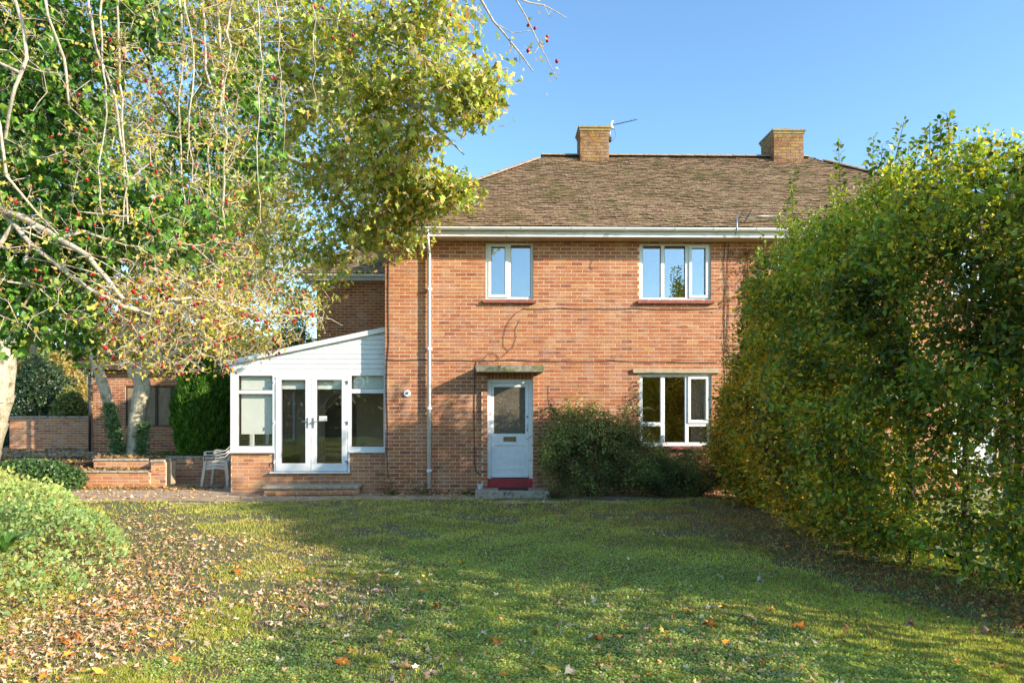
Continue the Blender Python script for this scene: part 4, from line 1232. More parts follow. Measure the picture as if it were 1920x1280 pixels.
litter(P, .05 + .06 * RNG.random(len(P)), 'terrace_leaves', [(.5, .30, .06), (.35, .2, .1), (.2, .12, .06), (.55, .38, .1)], (2, 3, 3, 1), 'yellow and brown leaves strewn on the raised bed')
# conspicuous leaves lying on the lawn, one object each
big = [((640, 1238), 'orange', 'large orange lobed leaf lying alone at the bottom edge right of centre left'),
 ((345, 1235), 'orange', 'large bright orange lobed leaf on bare soil at the bottom left'),
 ((822, 1132), 'orange', 'orange leaf standing on edge in bright green grass at the lower middle'),
 ((937, 1193), 'orange', 'orange red lobed leaf in the bottom middle of the lawn'),
 ((1120, 1192), 'orange', 'long torn orange brown leaf in the bottom middle of the lawn'),
 ((1325, 1168), 'orange', 'small orange leaf on clover at the lower right of the lawn'),
 ((592, 963), 'yellow', 'single yellow leaf on the far lawn in front of the conservatory step'),
 ((287, 1192), 'yellow', 'yellow leaf lying among pale leaves at the bottom left'),
 ((1010, 1186), 'yellow', 'small pale yellow leaf on clover in the bottom middle of the lawn'),
 ((1035, 1240), 'yellow', 'yellow leaf closest to the bottom edge of the lawn at its middle'),
 ((870, 1053), 'yellow', 'tiny yellow leaf in the middle of the lawn below the front door'),
 ((203, 1262), 'yellow', 'bright yellow leaf at the very bottom left corner of the lawn'),
 ((560, 1130), 'brown', 'brown curled leaf on the left half of the lawn near its middle'),
 ((765, 1250), 'brown', 'brown crumpled leaf near the bottom edge left of the middle'),
 ((1060, 1250), 'pale', 'pale rounded leaf at the bottom edge right of the middle'),
 ((1700, 1165), 'brown', 'brown leaf on the grass near the foot of the hornbeam hedge'),
 ((1720, 1167), 'pale', 'pale grey upturned leaf beside a brown one near the hedge'),
 ((1860, 1185), 'brown', 'large brown leaf nearest to the lower right corner of the lawn'),
 ((1505, 1175), 'orange', 'orange brown leaf on the lawn left of the two leaves near the hedge'),
 ((1420, 1085), 'pale', 'long pale leaf on the lawn in front of the hedge foot'),
 ((120, 1205), 'orange', 'orange leaf lying just below the leafy shrub bed at the lower left'),
 ((440, 1065), 'orange', 'rusty orange leaf on the left of the lawn beside the leaf strip')]
colr = {'orange': (.62, .20, .03), 'yellow': (.72, .52, .07), 'brown': (.36, .20, .12), 'pale': (.60, .47, .37)}
for (px, py), c, lab in big:
    lab = lab.replace(' right of centre left', ' left of the middle')
    p = on(px, py, .03); t = random.random() * 6
    V = DRY[0] * random.uniform(.085, .12); V = V * np.array([1, random.uniform(.7, 1), random.uniform(1, 3)])
    me = np_mesh('fallen_leaf', V, DRY[1], np.repeat(np.array([colr[c]]) * random.uniform(.85, 1.15), len(V), 0), 'leaf_dry')
    o = bpy.data.objects.new('fallen_leaf', me); o.location = (p[0], p[1], lawn_z(p[0], p[1]) + .03)
    o.rotation_euler = (random.uniform(-.3, .3), random.uniform(-.3, .3), t); link(o)
    tag(o, lab, 'fallen leaf', 'fallen leaves lying singly on the lawn')

# ================================================================== HEDGE (right)
GREENY = [(.16, .28, .04), (.26, .36, .05), (.50, .50, .05), (.70, .56, .05), (.66, .42, .06), (.18, .27, .08)]
OV4 = (np.array([(0, 0, 0), (.4, .34, .08), (1, 0, -.12), (.4, -.34, .08), (.45, 0, 0)]), np.array([(0, 4, 1), (4, 2, 1), (0, 3, 4), (4, 3, 2)]))
HG = empty('hornbeam_hedge', (4.9, -5, 0), 'tall overgrown green and yellow hornbeam hedge on the right of the lawn', 'hedge')
def hedge_top(y):
    return np.interp(y, [-22, -14, -9, -7, -5.6, -4.2, -3.4, -2.6, -1.6, -.8], [3.8, 3.8, 4.1, 4.3, 4.45, 4.5, 4.25, 3.6, 2.7, 1.7])
def hedge_face(y, z):                  # x of the left face
    base = np.interp(y, [-22, -10, -8.6, -7.7, -7.0, -6.4, -5.5, -4.5, -3.4, -2.6, -.8], [5.0, 5.0, 4.9, 4.55, 4.15, 3.85, 3.68, 3.68, 3.82, 3.98, 4.2])
    base = base - .22 * np.exp(-((z - 1.9) / 1.1) ** 2) + .1
    return base + .18 * np.sin(y * 2.3 + z * .8) * np.sin(z * 1.9 + y) + .30 * (np.clip(.9 - z, 0, .9) / .9) ** 1.5 + .55 * np.clip((z - hedge_top(y) + 1.3) / 1.3, 0, 1) ** 2
n = 7200
y = RNG.uniform(-9.5, -.9, n); top = hedge_top(y)
top = top + .28 * fbm(np.stack([y, y * .3], 1), 2.2, 55); z = .06 + (top - .06) * RNG.random(n) ** .95
x = hedge_face(y, z) + np.abs(RNG.normal(0, .5, n)) + fbm(np.stack([y, z], 1), 1.5, 3) * .22
thin = (np.abs(y + 7.0) < .5) & (np.abs(z - 1.0) < .35) & (RNG.random(n) < .35)       # see-through foot near the camera
high = (z > top - 1.1) & ((RNG.random(n) < .12) | (x > hedge_face(y, z) + .8))
TG = np.stack([x, y, z], 1)[~thin & ~high & (x < 6.8)]
n2 = 10; y2 = RNG.uniform(-22, -9.5, n2); z2 = .2 + (hedge_top(y2) - .2) * RNG.random(n2); x2 = hedge_face(y2, z2) + .5 * RNG.random(n2)
# upright shoots on top
sh = []
for px, py, Y in [(1490, 322, -3.9), (1475, 372, -3.6), (1462, 398, -3.4), (1572, 268, -4.6), (1560, 330, -4.4), (1638, 255, -5.2), (1665, 300, -5.4), (1695, 228, -5.8), (1720, 262, -5.8), (1735, 245, -6.0), (1775, 212, -6.2),
                  (1782, 240, -6.2), (1757, 258, -6.1), (1825, 275, -6.5), (1845, 320, -6.6), (1880, 272, -6.8), (1900, 268, -6.9), (1915, 300, -7.0), (1610, 330, -5.0), (1530, 395, -4.2), (1430, 440, -3.2), (1805, 290, -6.3), (1860, 300, -6.7),
                  (1425, 470, -3.1), (1650, 285, -5.3), (1705, 270, -5.6), (1745, 300, -5.9), (1585, 350, -4.7), (1515, 430, -4.0), (1545, 410, -4.2), (1625, 360, -5.0), (1690, 330, -5.5), (1790, 330, -6.2), (1870, 350, -6.6)]:
    p = at(px, py, Y + .35); sh.append(p)
sh = np.array(sh); sh = np.concatenate([sh, sh[6:] + np.stack([RNG.normal(0, .16, len(sh) - 6), RNG.normal(0, .2, len(sh) - 6), -np.abs(RNG.normal(.12, .15, len(sh) - 6))], 1)])
stems = []
for yy in np.arange(-9.2, -1.2, .42):
    xx = float(hedge_face(np.array([yy]), np.array([1.]))[0]) + 1.1 + random.uniform(-.15, .25); tp = float(np.interp(yy, [-22, -.8], [1, 1])) * float(hedge_top(np.array([yy]))[0]) * .8
    stems.append([(xx, yy, -.05, .045), (xx + random.uniform(-.1, .1), yy + random.uniform(-.1, .1), tp * .5, .03), (xx + random.uniform(-.3, .2), yy, tp, .015)])
for s in stems[1:]: pass
G = grow(stems, TG, step=.22, bend=.12)
branches(HG, G, .0028, 'bark_dark', cap=.03, k=4, name='twigs', trunk='stems')
P, R = spray(G, 18, .085, 3, .05, .35, .55, .5)
n = len(P)
size = RNG.uniform(.055, .092, n)
def hedge_cols(P):
    n = len(P)
    C = palette(n, GREENY, [2.6, 3.0, 2.2, 1.1, .5, 2.2])
    C = C * np.clip(.84 + .42 * fbm(P, 1.5, 8) + .4 * fbm(P, 6, 9), .15, 1.6)[:, None]  # clump noise darkens the leaf colour to suggest shaded gaps
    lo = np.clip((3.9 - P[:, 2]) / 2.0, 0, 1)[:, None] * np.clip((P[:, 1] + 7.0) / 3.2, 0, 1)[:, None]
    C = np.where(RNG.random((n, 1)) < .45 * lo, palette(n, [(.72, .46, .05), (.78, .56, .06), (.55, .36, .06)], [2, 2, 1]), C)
    hi = np.clip((P[:, 2] - 3.0) / 1.2, 0, 1)[:, None]  # upper leaves coloured brighter to stand for sun on the hedge top
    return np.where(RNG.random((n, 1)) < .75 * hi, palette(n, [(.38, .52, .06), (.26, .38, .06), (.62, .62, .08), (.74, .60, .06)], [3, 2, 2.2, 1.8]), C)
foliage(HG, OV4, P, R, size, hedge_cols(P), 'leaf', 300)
# shoots: single upright stems with paired leaves
bs = MB(); PP = []; AX = []; NN = []
for p in sh:
    base = np.array([p[0] + random.uniform(-.1, .15), p[1] + random.uniform(-.1, .1), p[2] - random.uniform(.9, 1.5)]); mid = (base + p) / 2 + RNG.normal(0, .05, 3)
    pts = [base, mid, p]; bs.tube([tuple(q - np.array(HG.location)*0) for q in pts], [.008, .006, .003], 5)
    L = np.linalg.norm(p - base); m = int(L / .014)
    for i in range(m):
        t = i / m; q = base * (1 - t) + p * t + (mid - (base + p) / 2) * math.sin(PI * t)
        a = RNG.normal(0, 1, 3); a[2] = .7; a = a / np.linalg.norm(a)
        PP.append(q + a * .035); AX.append(a); NN.append([RNG.normal(), RNG.normal(), 1.2])
bs.build('shoots', 'bark_dark', HG, True)
PP = np.array(PP); R = frames(np.array(AX), np.array(NN)); n = len(PP)
V, F, C = leaves(OVAL, PP - np.array(HG.location), R, RNG.uniform(.05, .085, n), palette(n, [(.16, .24, .03), (.10, .17, .03), (.28, .30, .04), (.34, .27, .03)], [3, 3, 2, .6]))
o = bpy.data.objects.new('shoot_foliage', np_mesh('shoot_foliage', V, F, C, 'leaf')); link(o, HG); o['kind'] = 'stuff'
# inner mass and the unseen stretch beyond the frame, thinned to let sun onto the lawn, bigger leaves
n = 76000; y = RNG.uniform(-19, -1.0, n); z = .25 + (hedge_top(y) - 1.15) * RNG.random(n); z = np.where(y < -9.5, .25 + (hedge_top(y) - .3) * RNG.random(n), z); x = hedge_face(y, z) + .35 + RNG.random(n) * 1.2
k = ~((y < -9.5) & (RNG.random(n) < .80)) & ~((np.abs(y + 7.0) < .55) & (np.abs(z - 1.0) < .35) & (RNG.random(n) < .6)); P = np.stack([x, y, z], 1)[k]; n = len(P)
near = P[:, 1] > -9.5
R = frames(RNG.normal(0, 1, (n, 3)), RNG.normal(0, .6, (n, 3)) + np.array([0, 0, .5]))
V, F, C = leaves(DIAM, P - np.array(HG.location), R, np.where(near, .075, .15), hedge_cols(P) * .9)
o = bpy.data.objects.new('inner_foliage', np_mesh('inner_foliage', V, F, C, 'leaf')); link(o, HG); o['kind'] = 'stuff'

# ivy clad tree top and dead branch at the right edge
SYCC = [(.60, .55, .10), (.44, .50, .08), (.28, .38, .06), (.72, .58, .13), (.80, .72, .38), (.56, .33, .11), (.16, .24, .05)]
IV = empty('ivy_clad_tree', (5.6, -6.4, 0), 'dark ivy covered tree top at the right edge behind the hedge', 'tree')
c0 = at(1932, 385, -6.2)
TG = ell(c0 + np.array([.15, 0, 0]), (.42, .5, .45), 130, .3)
G = grow([[(5.9, -6.2, 0, .07), (5.7, -6.2, 2.5, .06), (float(c0[0]) + .1, -6.2, float(c0[2]), .04)]], TG, .15)
branches(IV, G, .003, 'bark_dark', k=4)
P, R = spray(G, 26, .07, 3, -.2, .4, .6, .5)
foliage(IV, IVY, P, R, RNG.uniform(.04, .065, len(P)), palette(len(P), [(.03, .09, .03), (.05, .12, .03), (.02, .06, .03)], [2, 2, 1]), 'leaf_gloss')
DB = empty('dead_branch', at(1925, 520, -7.3), 'bare grey dead branch sticking out of the hedge at the right edge', 'branch')
b0 = at(1990, 470, -7.4); ends = np.array([at(px, py, Y) for px, py, Y in [(1740, 588, -6.9), (1800, 545, -7.2), (1755, 640, -6.9), (1830, 615, -7.2), (1850, 700, -7.3), (1890, 660, -7.3), (1905, 560, -7.3), (1810, 690, -7.), (1780, 560, -7.), (1870, 480, -7.3), (1840, 515, -7.2), (1880, 585, -7.3), (1820, 640, -7.1), (1790, 610, -7.0), (1900, 620, -7.3), (1860, 640, -7.2)]])
G = grow([[(*b0, .02), (*at(1900, 520, -7.3), .012), (*at(1840, 560, -7.2), .008)]], np.concatenate([ends, ends + RNG.normal(0, .07, ends.shape), ends + RNG.normal(0, .1, ends.shape)]), .08, .12)
branches(DB, G, .0022, 'bark_grey', k=4, cap=.012)

# ================================================================== SHRUBS AT THE WALL
def shrub(name, label, cat, loc, TG, stems, per, size, cols, wts, T=OV4, m='leaf', spread=.05, step=.12, solo=0, bark='bark_dark', tr=.0025, **kw):
    e = empty(name, loc, label, cat); G = grow(stems, TG, step, .12)
    branches(e, G, tr, bark, k=4, cap=.03, name='twigs', trunk='stems')
    P, R = spray(G, per, spread, 3, kw.get('up', .1), kw.get('nu', .5), .6, kw.get('sun', .5))
    k = P[:, 2] > loc[2] + .01; P, R = P[k], R[k]
    CC = palette(len(P), cols, wts) * np.clip(.9 + .55 * fbm(P, 5.5, 61) + .35 * fbm(P, 16, 62), .2, 1.9)[:, None]  # noise puts shaded gaps and bright highlights into the leaf colour
    foliage(e, T, P, R, RNG.uniform(*size, len(P)), np.clip(CC, .003, .95), m, solo)
    return e, G
def fan(cx, cy, h, n, r, z0=0.):
    return [[(cx, cy, z0 - .03, .02)] + [(cx + r * .5 * math.cos(a), cy + r * .3 * math.sin(a), z0 + h * .5, .014), (cx + r * math.cos(a), cy + r * .5 * math.sin(a), z0 + h, .008)] for a in np.linspace(0, 2 * PI, n, False)]
COT = [(.34, .40, .11), (.46, .50, .18), (.20, .26, .08), (.60, .58, .28), (.40, .24, .12)]
TG = np.concatenate([ell((X_(1105, -.5), -.50, .75), (1.15, .45, .86), 700, .3), ell((X_(1085, -.3), -.28, 1.5), (.62, .2, .50), 180, .4), ell((X_(1175, -.3), -.3, 1.35), (.42, .2, .42), 90, .4), ell((X_(1200, -.4), -.4, .6), (.75, .38, .8), 280, .3), ell((X_(1040, -.5), -.5, .9), (.42, .3, .6), 140, .3)])
TG = TG[(TG[:, 2] > .05) & (TG[:, 1] < -.04) & (TG[:, 0] > X_(1008))]
shrub('cotoneaster_bush', 'dense small leaved bush against the brick wall right of the front door', 'bush', (X_(1100), -.45, 0), TG, fan(X_(1100), -.4, .9, 7, .5), 19, (.028, .058), COT, [3, 3, 3, 1.2, .8], spread=.055)
TG = np.concatenate([ell((X_(1290, -.6), -.55, .40), (1.25, .42, .55), 800, .4), ell((X_(1385, -.6), -.6, .6), (.5, .4, .7), 240, .3), ell((X_(1240, -.6), -.55, .62), (.4, .35, .42), 90, .4)])
TG = TG[(TG[:, 2] > .04) & (TG[:, 1] < -.04)]
shrub('low_evergreen_bush', 'low dark evergreen bush under the ground floor window', 'bush', (X_(1300), -.5, 0), TG, fan(X_(1290), -.5, .4, 7, .7), 30, (.026, .044), [(.17, .23, .07), (.27, .33, .11), (.42, .43, .16)], [3, 3, .8], spread=.06)
# arching sprays and climber
CLm = empty('climbing_plant', (X_(1400), -.05, 0), 'half withered climber with reddish leaves on the wall below the eaves', 'climbing plant')
sk = [[(X_(1400), -.03, 0., .014), (X_(1392), -.03, 1.6, .011), (X_(1398), -.03, 3.2, .009), (X_(1402), -.03, 4.9, .005)], [(X_(1375), -.03, 0., .010), (X_(1362), -.03, 2.2, .008), (X_(1360), -.03, 4.2, .004)]]
TG = np.array([[X_(RNG.normal(1405, 22)), -.03 - .05 * RNG.random(), z] for z in np.concatenate([RNG.uniform(3.6, 5.05, 130), RNG.uniform(.3, 3.6, 50)])])
G = grow(sk, TG, .1, .1); G[0][:, 1] = np.minimum(G[0][:, 1], -.016)
branches(CLm, G, .0018, 'bark_dark', k=4)
P, R = spray(G, 5, .04, 3, -.4, .1, .6); P[:, 1] = np.minimum(P[:, 1], -.02)
foliage(CLm, OVAL, P, R, RNG.uniform(.03, .055, len(P)), palette(len(P), [(.38, .12, .05), (.26, .10, .05), (.40, .24, .08), (.10, .12, .03)], [3, 2, 1, 1]), 'leaf_dry')
SHB = [((X_(1365, -.9), -.8), 2.2), ((X_(1400, -1.0), -1.0), 2.6)]
TG = np.concatenate([ell((X_(1395, -1.0), -1.0, 1.3), (.36, .35, 1.3), 260, .35), ell((X_(1372, -.9), -.85, 2.45), (.22, .2, .75), 60, .4)])
TG = TG[TG[:, 2] > .1]
shrub('side_shrub', 'slender green shrub between the ground floor window and the hedge', 'shrub', (X_(1390, -1), -1.0, 0), TG, fan(X_(1395, -1), -1.0, 1.8, 5, .2), 16, (.03, .055), [(.06, .11, .03), (.12, .16, .04), (.26, .22, .04), (.34, .2, .05)], [3, 2, 1.5, 1.], spread=.05)
# arching sprays over the door side bush
sb_ = MB(); PP = []; AX = []
for i in range(46):
    a = random.uniform(.9, 2.3); L = random.uniform(.25, .6); x0 = X_(random.uniform(1030, 1215), -.35); z0 = random.uniform(.9, 1.6); sg = random.choice([-1, -1, 1])
    pts = [Vector((x0 + sg * L * .8 * t, -.35 - .08 * t, z0 + L * (1.5 * t - 1.2 * t * t))) for t in np.linspace(0, 1, 8)]
    sb_.tube(pts, [.004] * 4 + [.003] * 4, 4)
    for p_, q_ in zip(pts, pts[1:]):
        for k in range(5):
            PP.append(p_.lerp(q_, random.random()) + Vector((random.gauss(0, .012), random.gauss(0, .012), random.gauss(0, .012)))); AX.append((q_ - p_).normalized() + Vector((random.gauss(0, .8), random.gauss(0, .8), random.gauss(0, .6))))
AS = bpy.data.objects['cotoneaster_bush']
sb_.build('arching_stems', 'bark_dark', AS, True)
PP = np.array(PP); foliage(AS, OVAL, PP, frames(np.array(AX), RNG.normal(0, .5, PP.shape) + np.array([.3, -.3, .8])), RNG.uniform(.03, .05, len(PP)), palette(len(PP), COT, [3, 3, 1, 1, .5]), 'leaf', name='spray_foliage')
# weeds at the wall foot
def weeds(px0, px1, Y, n, label, h=.18):
    x0, x1 = X_(px0, Y), X_(px1, Y); e = empty('wall_foot_weeds', ((x0 + x1) / 2, Y, 0), label, 'weed')
    m = n * 14; xc = RNG.uniform(x0, x1, n); P = np.stack([np.repeat(xc, 14) + RNG.normal(0, .05, m), Y + RNG.normal(0, .06, m), np.abs(RNG.normal(0, h, m)) * np.repeat(RNG.random(n), 14) + .01], 1)
    P[:, 1] = np.minimum(P[:, 1], -.02)
    R = frames(RNG.normal(0, 1, (m, 3)), RNG.normal(0, .5, (m, 3)) + np.array([0, 0, 1.]))
    foliage(e, OV4, P, R, RNG.uniform(.03, .06, m), palette(m, [(.07, .12, .03), (.12, .17, .04), (.2, .15, .06)], [2, 2, 1]), 'leaf')
weeds(722, 800, -.12, 26, 'scrappy weeds at the foot of the wall left of the downpipe', .22)
weeds(806, 890, -.10, 12, 'sparse weeds at the foot of the wall between downpipe and door step', .07)
weeds(1022, 1060, -.7, 16, 'small green weeds at the right end of the door step', .14)

# conifer
cx, cy_ = X_(383, 3.0), 3.0; z1 = Z_(383, 678, 3.0)
th = RNG.random(15000) * 2 * PI; zz = TZ + .05 + (z1 - TZ - .05) * RNG.random(15000) ** .85
u = (zz - TZ) / (z1 - TZ); rad = .66 * np.sqrt(np.clip(1 - np.abs(u - .40) ** 2.1 / .60 ** 2.1, 0.02, 1)) * (1 + .07 * np.sin(th * 7 + zz * 5) + .05 * np.sin(th * 13 - zz * 11))
q = 1 - .28 * RNG.random(15000) ** 2
P = np.stack([cx + rad * q * np.cos(th), cy_ + rad * q * np.sin(th), zz], 1)
out = np.stack([np.cos(th), np.sin(th), np.zeros_like(th)], 1)
R = frames(out * .5 + np.array([0, 0, 1.]) + RNG.normal(0, .25, P.shape), out + RNG.normal(0, .7, P.shape))
CF = empty('conifer_bush', (cx, cy_, TZ), 'rounded bright green conifer bush beside the conservatory', 'conifer')
foliage(CF, LANCE, P, R, RNG.uniform(.09, .16, 15000), palette(15000, [(.10, .24, .025), (.16, .32, .035), (.06, .15, .02)], [3, 2, 2]), 'leaf')
b = MB(); b.tube([(cx, cy_, TZ - .03), (cx, cy_, TZ + 1.9)], [.09, .03], 10); b.build('trunk', 'bark_dark', CF, True)

# left foreground ground cover
GC = empty('leafy_shrub_bed', (-5.2, -6.5, 0), 'sunlit mound of low leafy shrub at the lower left of the lawn', 'shrub')
def bed(P):
    x, y = P[:, 0], P[:, 1]
    r = np.interp(y, [-11, -9, -8.4, -7.4, -6.4, -5.0, -3.4, -1.6], [-3.9, -4.0, -3.98, -3.92, -4.0, -4.9, -6.4, -8.3])
    return r - x
n = 60000; P = np.stack([RNG.uniform(-12, -3.7, n), RNG.uniform(-10, -1.2, n), np.zeros(n)], 1)
e = bed(P) + .12 * fbm(P[:, :2], 2, 31); P, e = P[e > 0], e[e > 0]; n = len(P)
hh = .60 * np.clip(e / .7, 0, 1) ** .5 * (1 + .26 * fbm(P[:, :2], 1.9, 33) + .10 * fbm(P[:, :2], 7, 34)) + np.where(RNG.random(n) < .03, RNG.random(n) * .14, 0)
P[:, 2] = hh * (1 - .45 * RNG.random(n) ** 2.2)
ax = RNG.normal(0, .7, (n, 3)) + np.array([.4, -.3, .5]) ; R = frames(ax, RNG.normal(0, .4, (n, 3)) + np.array([.9, -.5, .8]))
d_ = np.linalg.norm(P - CAM, axis=1)
C = palette(n, [(.32, .46, .15), (.40, .52, .20), (.22, .36, .10), (.54, .52, .12), (.50, .34, .14)], [4, 3, 3, 1.3, .5])
yl = np.clip((P[:, 1] + 5.5) / 2.5, 0, 1)[:, None]; C = C * (1 + .3 * fbm(P, 2.0, 35))[:, None]; C = C * (1 - .5 * yl) + np.array([.58, .54, .14]) * .5 * yl
foliage(GC, OV4, P, R, RNG.uniform(.024, .062, n) * np.clip(d_ / 7, .9, 1.3), C, 'leaf', 300)
bt = MB()
for _ in range(260):
    i = RNG.integers(n); p = P[i]; bt.tube([(p[0] + random.uniform(-.1, .1), p[1] + random.uniform(-.1, .1), 0), (p[0], p[1], p[2] * .98)], [.004, .002], 4)
bt.build('stems', 'bark_dark', GC)
# strap leaved plant
SP = empty('strap_leaved_plant', on(22, 1000, .4), 'strap leaved green plant rising from the shrubs at the left edge', 'plant')
o0 = Vector(on(8, 1035, .45)); b = MB()
for i in range(22):
    a = random.uniform(0, 2 * PI); L = random.uniform(.3, .5); dr = Vector((math.cos(a), math.sin(a), 0)); sd = Vector((-math.sin(a), math.cos(a), 0)) * .018
    pts = [o0 + dr * L * t * .75 + Vector((0, 0, L * (1.1 * t - .75 * t * t))) for t in np.linspace(0, 1, 7)]
    for k in range(6):
        w0, w1 = sd * (1 - (k / 6) ** 2), sd * (1 - ((k + 1) / 6) ** 2 + .02); b.poly([pts[k] - w0, pts[k] + w0, pts[k + 1] + w1, pts[k + 1] - w1], (.12, .26, .05))
b.build('strap_leaves', 'leaf', SP)
# ivy at the low wall
e = empty('ground_ivy', (X_(60, .9), .7, 0), 'dark ivy mound spilling over the low wall at the far left', 'ivy')
n = 9000; P = ell((X_(52, .7), .8, .2), (1.15, .6, .45), n, .35); P = P[P[:, 2] > .02]
R = frames(RNG.normal(0, 1, P.shape), RNG.normal(0, .5, P.shape) + np.array([.3, -.6, .7])); foliage(e, IVY, P, R, RNG.uniform(.05, .08, len(P)), palette(len(P), [(.05, .12, .03), (.09, .17, .04), (.14, .20, .06)], [3, 2, 1]), 'leaf_gloss')
e = empty('trailing_plants', (X_(350, 2.1), 2.1, TZ), 'low trailing plants along the top of the raised bed', 'ground cover')
n = 5000; P = np.stack([RNG.uniform(X_(285, 2.6), X_(430, 2.6), n), RNG.uniform(2.3, 3.3, n), TZ + .02 + np.abs(RNG.normal(0, .05, n))], 1)
R = frames(RNG.normal(0, 1, P.shape), RNG.normal(0, .5, P.shape) + np.array([0, -.3, 1.])); foliage(e, OV4, P, R, RNG.uniform(.04, .07, n), palette(n, [(.06, .12, .03), (.10, .15, .04), (.3, .22, .05)], [3, 2, 1]), 'leaf')

# ================================================================== BACKGROUND TREES
def tree(name, label, loc, skel, TG, per, size, cols, wts, T=OV4, m='leaf', bark='bark_dark', tr=.006, step=.5, spread=.18, group=None, solo=0, sun=.6, nu=.5, pw=.5, cap=9., up=.0, ro=None):
    e = empty(name, loc, label, 'tree', group); G = grow(skel, TG, step, .12)
    branches(e, G, tr, bark, k=5, pw=pw, cap=cap)
    P, R = spray(G, per, spread, 3, up, nu, .6, sun)
    if ro is not None: k = ro(P); P, R = P[k], R[k]
    foliage(e, T, P, R, RNG.uniform(*size, len(P)), palette(len(P), cols, wts), m, solo)
    return e, G
YB = [(.46, .36, .12), (.52, .42, .20), (.34, .30, .08), (.20, .22, .05)]
def blob_tree(name, label, px, py, Y, rx, rz, nt, per, size, cols, wts, **kw):
    c = at(px, py, Y); tx = c[0] + kw.pop('dx', 0)
    TG = np.concatenate([ell(c + RNG.normal(0, 1, 3) * np.array([rx * .5, rx * .4, rz * .5]), (rx * .55, rx * .5, rz * .5), nt // 7, .4) for _ in range(7)])
    sk = [[(tx, Y, -.1, .2), (tx + .1, Y, c[2] * .5, .14), (c[0], Y, c[2] + rz * .5, .05)]]
    return tree(name, label, (tx, Y, 0), sk, TG, per, size, cols, wts, **kw)
blob_tree('birch_tree', 'pale yellow tree behind the garage left of the house wing', 500, 420, 12, 3.3, 3.8, 700, 20, (.10, .17), YB, [3, 3, 2, 1], bark='bark_pale', dx=-1.2)
blob_tree('birch_tree', 'sparse golden tree at the far left beyond the boundary wall', 60, 560, 20, 5.5, 3.6, 500, 22, (.16, .26), YB, [3, 2, 2, 2], bark='bark_pale')
blob_tree('green_tree', 'leafy green tree behind the middle of the garage', 300, 470, 15, 4.5, 3.6, 600, 22, (.14, .22), [(.10, .14, .03), (.20, .22, .05), (.34, .30, .08)], [2, 3, 2])
blob_tree('green_tree', 'tall background tree at the upper left behind the hawthorn', 130, 220, 15, 5.0, 5.0, 600, 22, (.14, .22), [(.07, .11, .03), (.14, .18, .04), (.30, .26, .07)], [3, 3, 1])
def bush(name, label, px0, px1, py0, Y, n, cols, wts, z0=TZ, size=(.07, .11), gl='leaf_gloss', ry=.8):
    c = at((px0 + px1) / 2, py0, Y); rx = (X_(px1, Y) - X_(px0, Y)) / 2; h = c[2] - z0
    e = empty(name, (c[0], Y, z0), label, 'bush')
    u = unit(RNG.normal(0, 1, (n, 3))); u[:, 2] = np.abs(u[:, 2]); rr = 1 - .35 * RNG.random(n) ** 1.5 + .12 * fbm(u, 4, 7)
    P = np.array([c[0], Y, z0]) + u * rr[:, None] * np.array([rx, ry, h]); P = P[P[:, 2] > z0]
    lo = RNG.random(len(P)); 
    R = frames(RNG.normal(0, 1, P.shape), RNG.normal(0, .6, P.shape) + np.array([.3, -.5, .6])); foliage(e, OV4, P, R, RNG.uniform(*size, len(P)), palette(len(P), cols, wts), gl)
    b = MB()
    for a in np.linspace(0, 2 * PI, 6, False): b.tube([(c[0], Y, z0 - .05), (c[0] + rx * .5 * math.cos(a), Y + ry * .4 * math.sin(a), z0 + h * .8)], [.04, .015], 6)
    b.build('stems', 'bark_dark', e, True); return e
bush('holly_bush', 'dark glossy green holly bush behind the boundary wall', 10, 148, 668, 8.6, 16000, [(.025, .06, .03), (.05, .10, .035), (.09, .13, .04)], [3, 2, 1], ry=1.2)
bush('yellow_green_bush', 'yellowish bush at the right of the dark holly behind the boundary wall', 92, 172, 725, 7.8, 6000, [(.22, .24, .05), (.34, .30, .06), (.10, .15, .04)], [3, 2, 2], ry=.6)
bush('yellow_shrub', 'golden leafed shrub above and behind the dark holly bush', 60, 165, 655, 11.5, 7000, [(.44, .34, .09), (.34, .26, .07), (.2, .2, .05)], [3, 2, 1], ry=1.2, size=(.1, .16))
bush('tall_green_shrub', 'tall green shrub behind the conservatory roof left of the wing', 505, 596, 555, 8.5, 11000, [(.07, .13, .03), (.12, .18, .035), (.20, .22, .05)], [3, 3, 1], z0=TZ, ry=1.2)
bush('garage_side_shrub', 'leafy shrub rising behind the garage roof', 330, 520, 585, 11.5, 10000, [(.10, .15, .03), (.24, .24, .06), (.4, .33, .1)], [2, 2, 2], z0=TZ, ry=1.2, size=(.1, .15), gl='leaf')
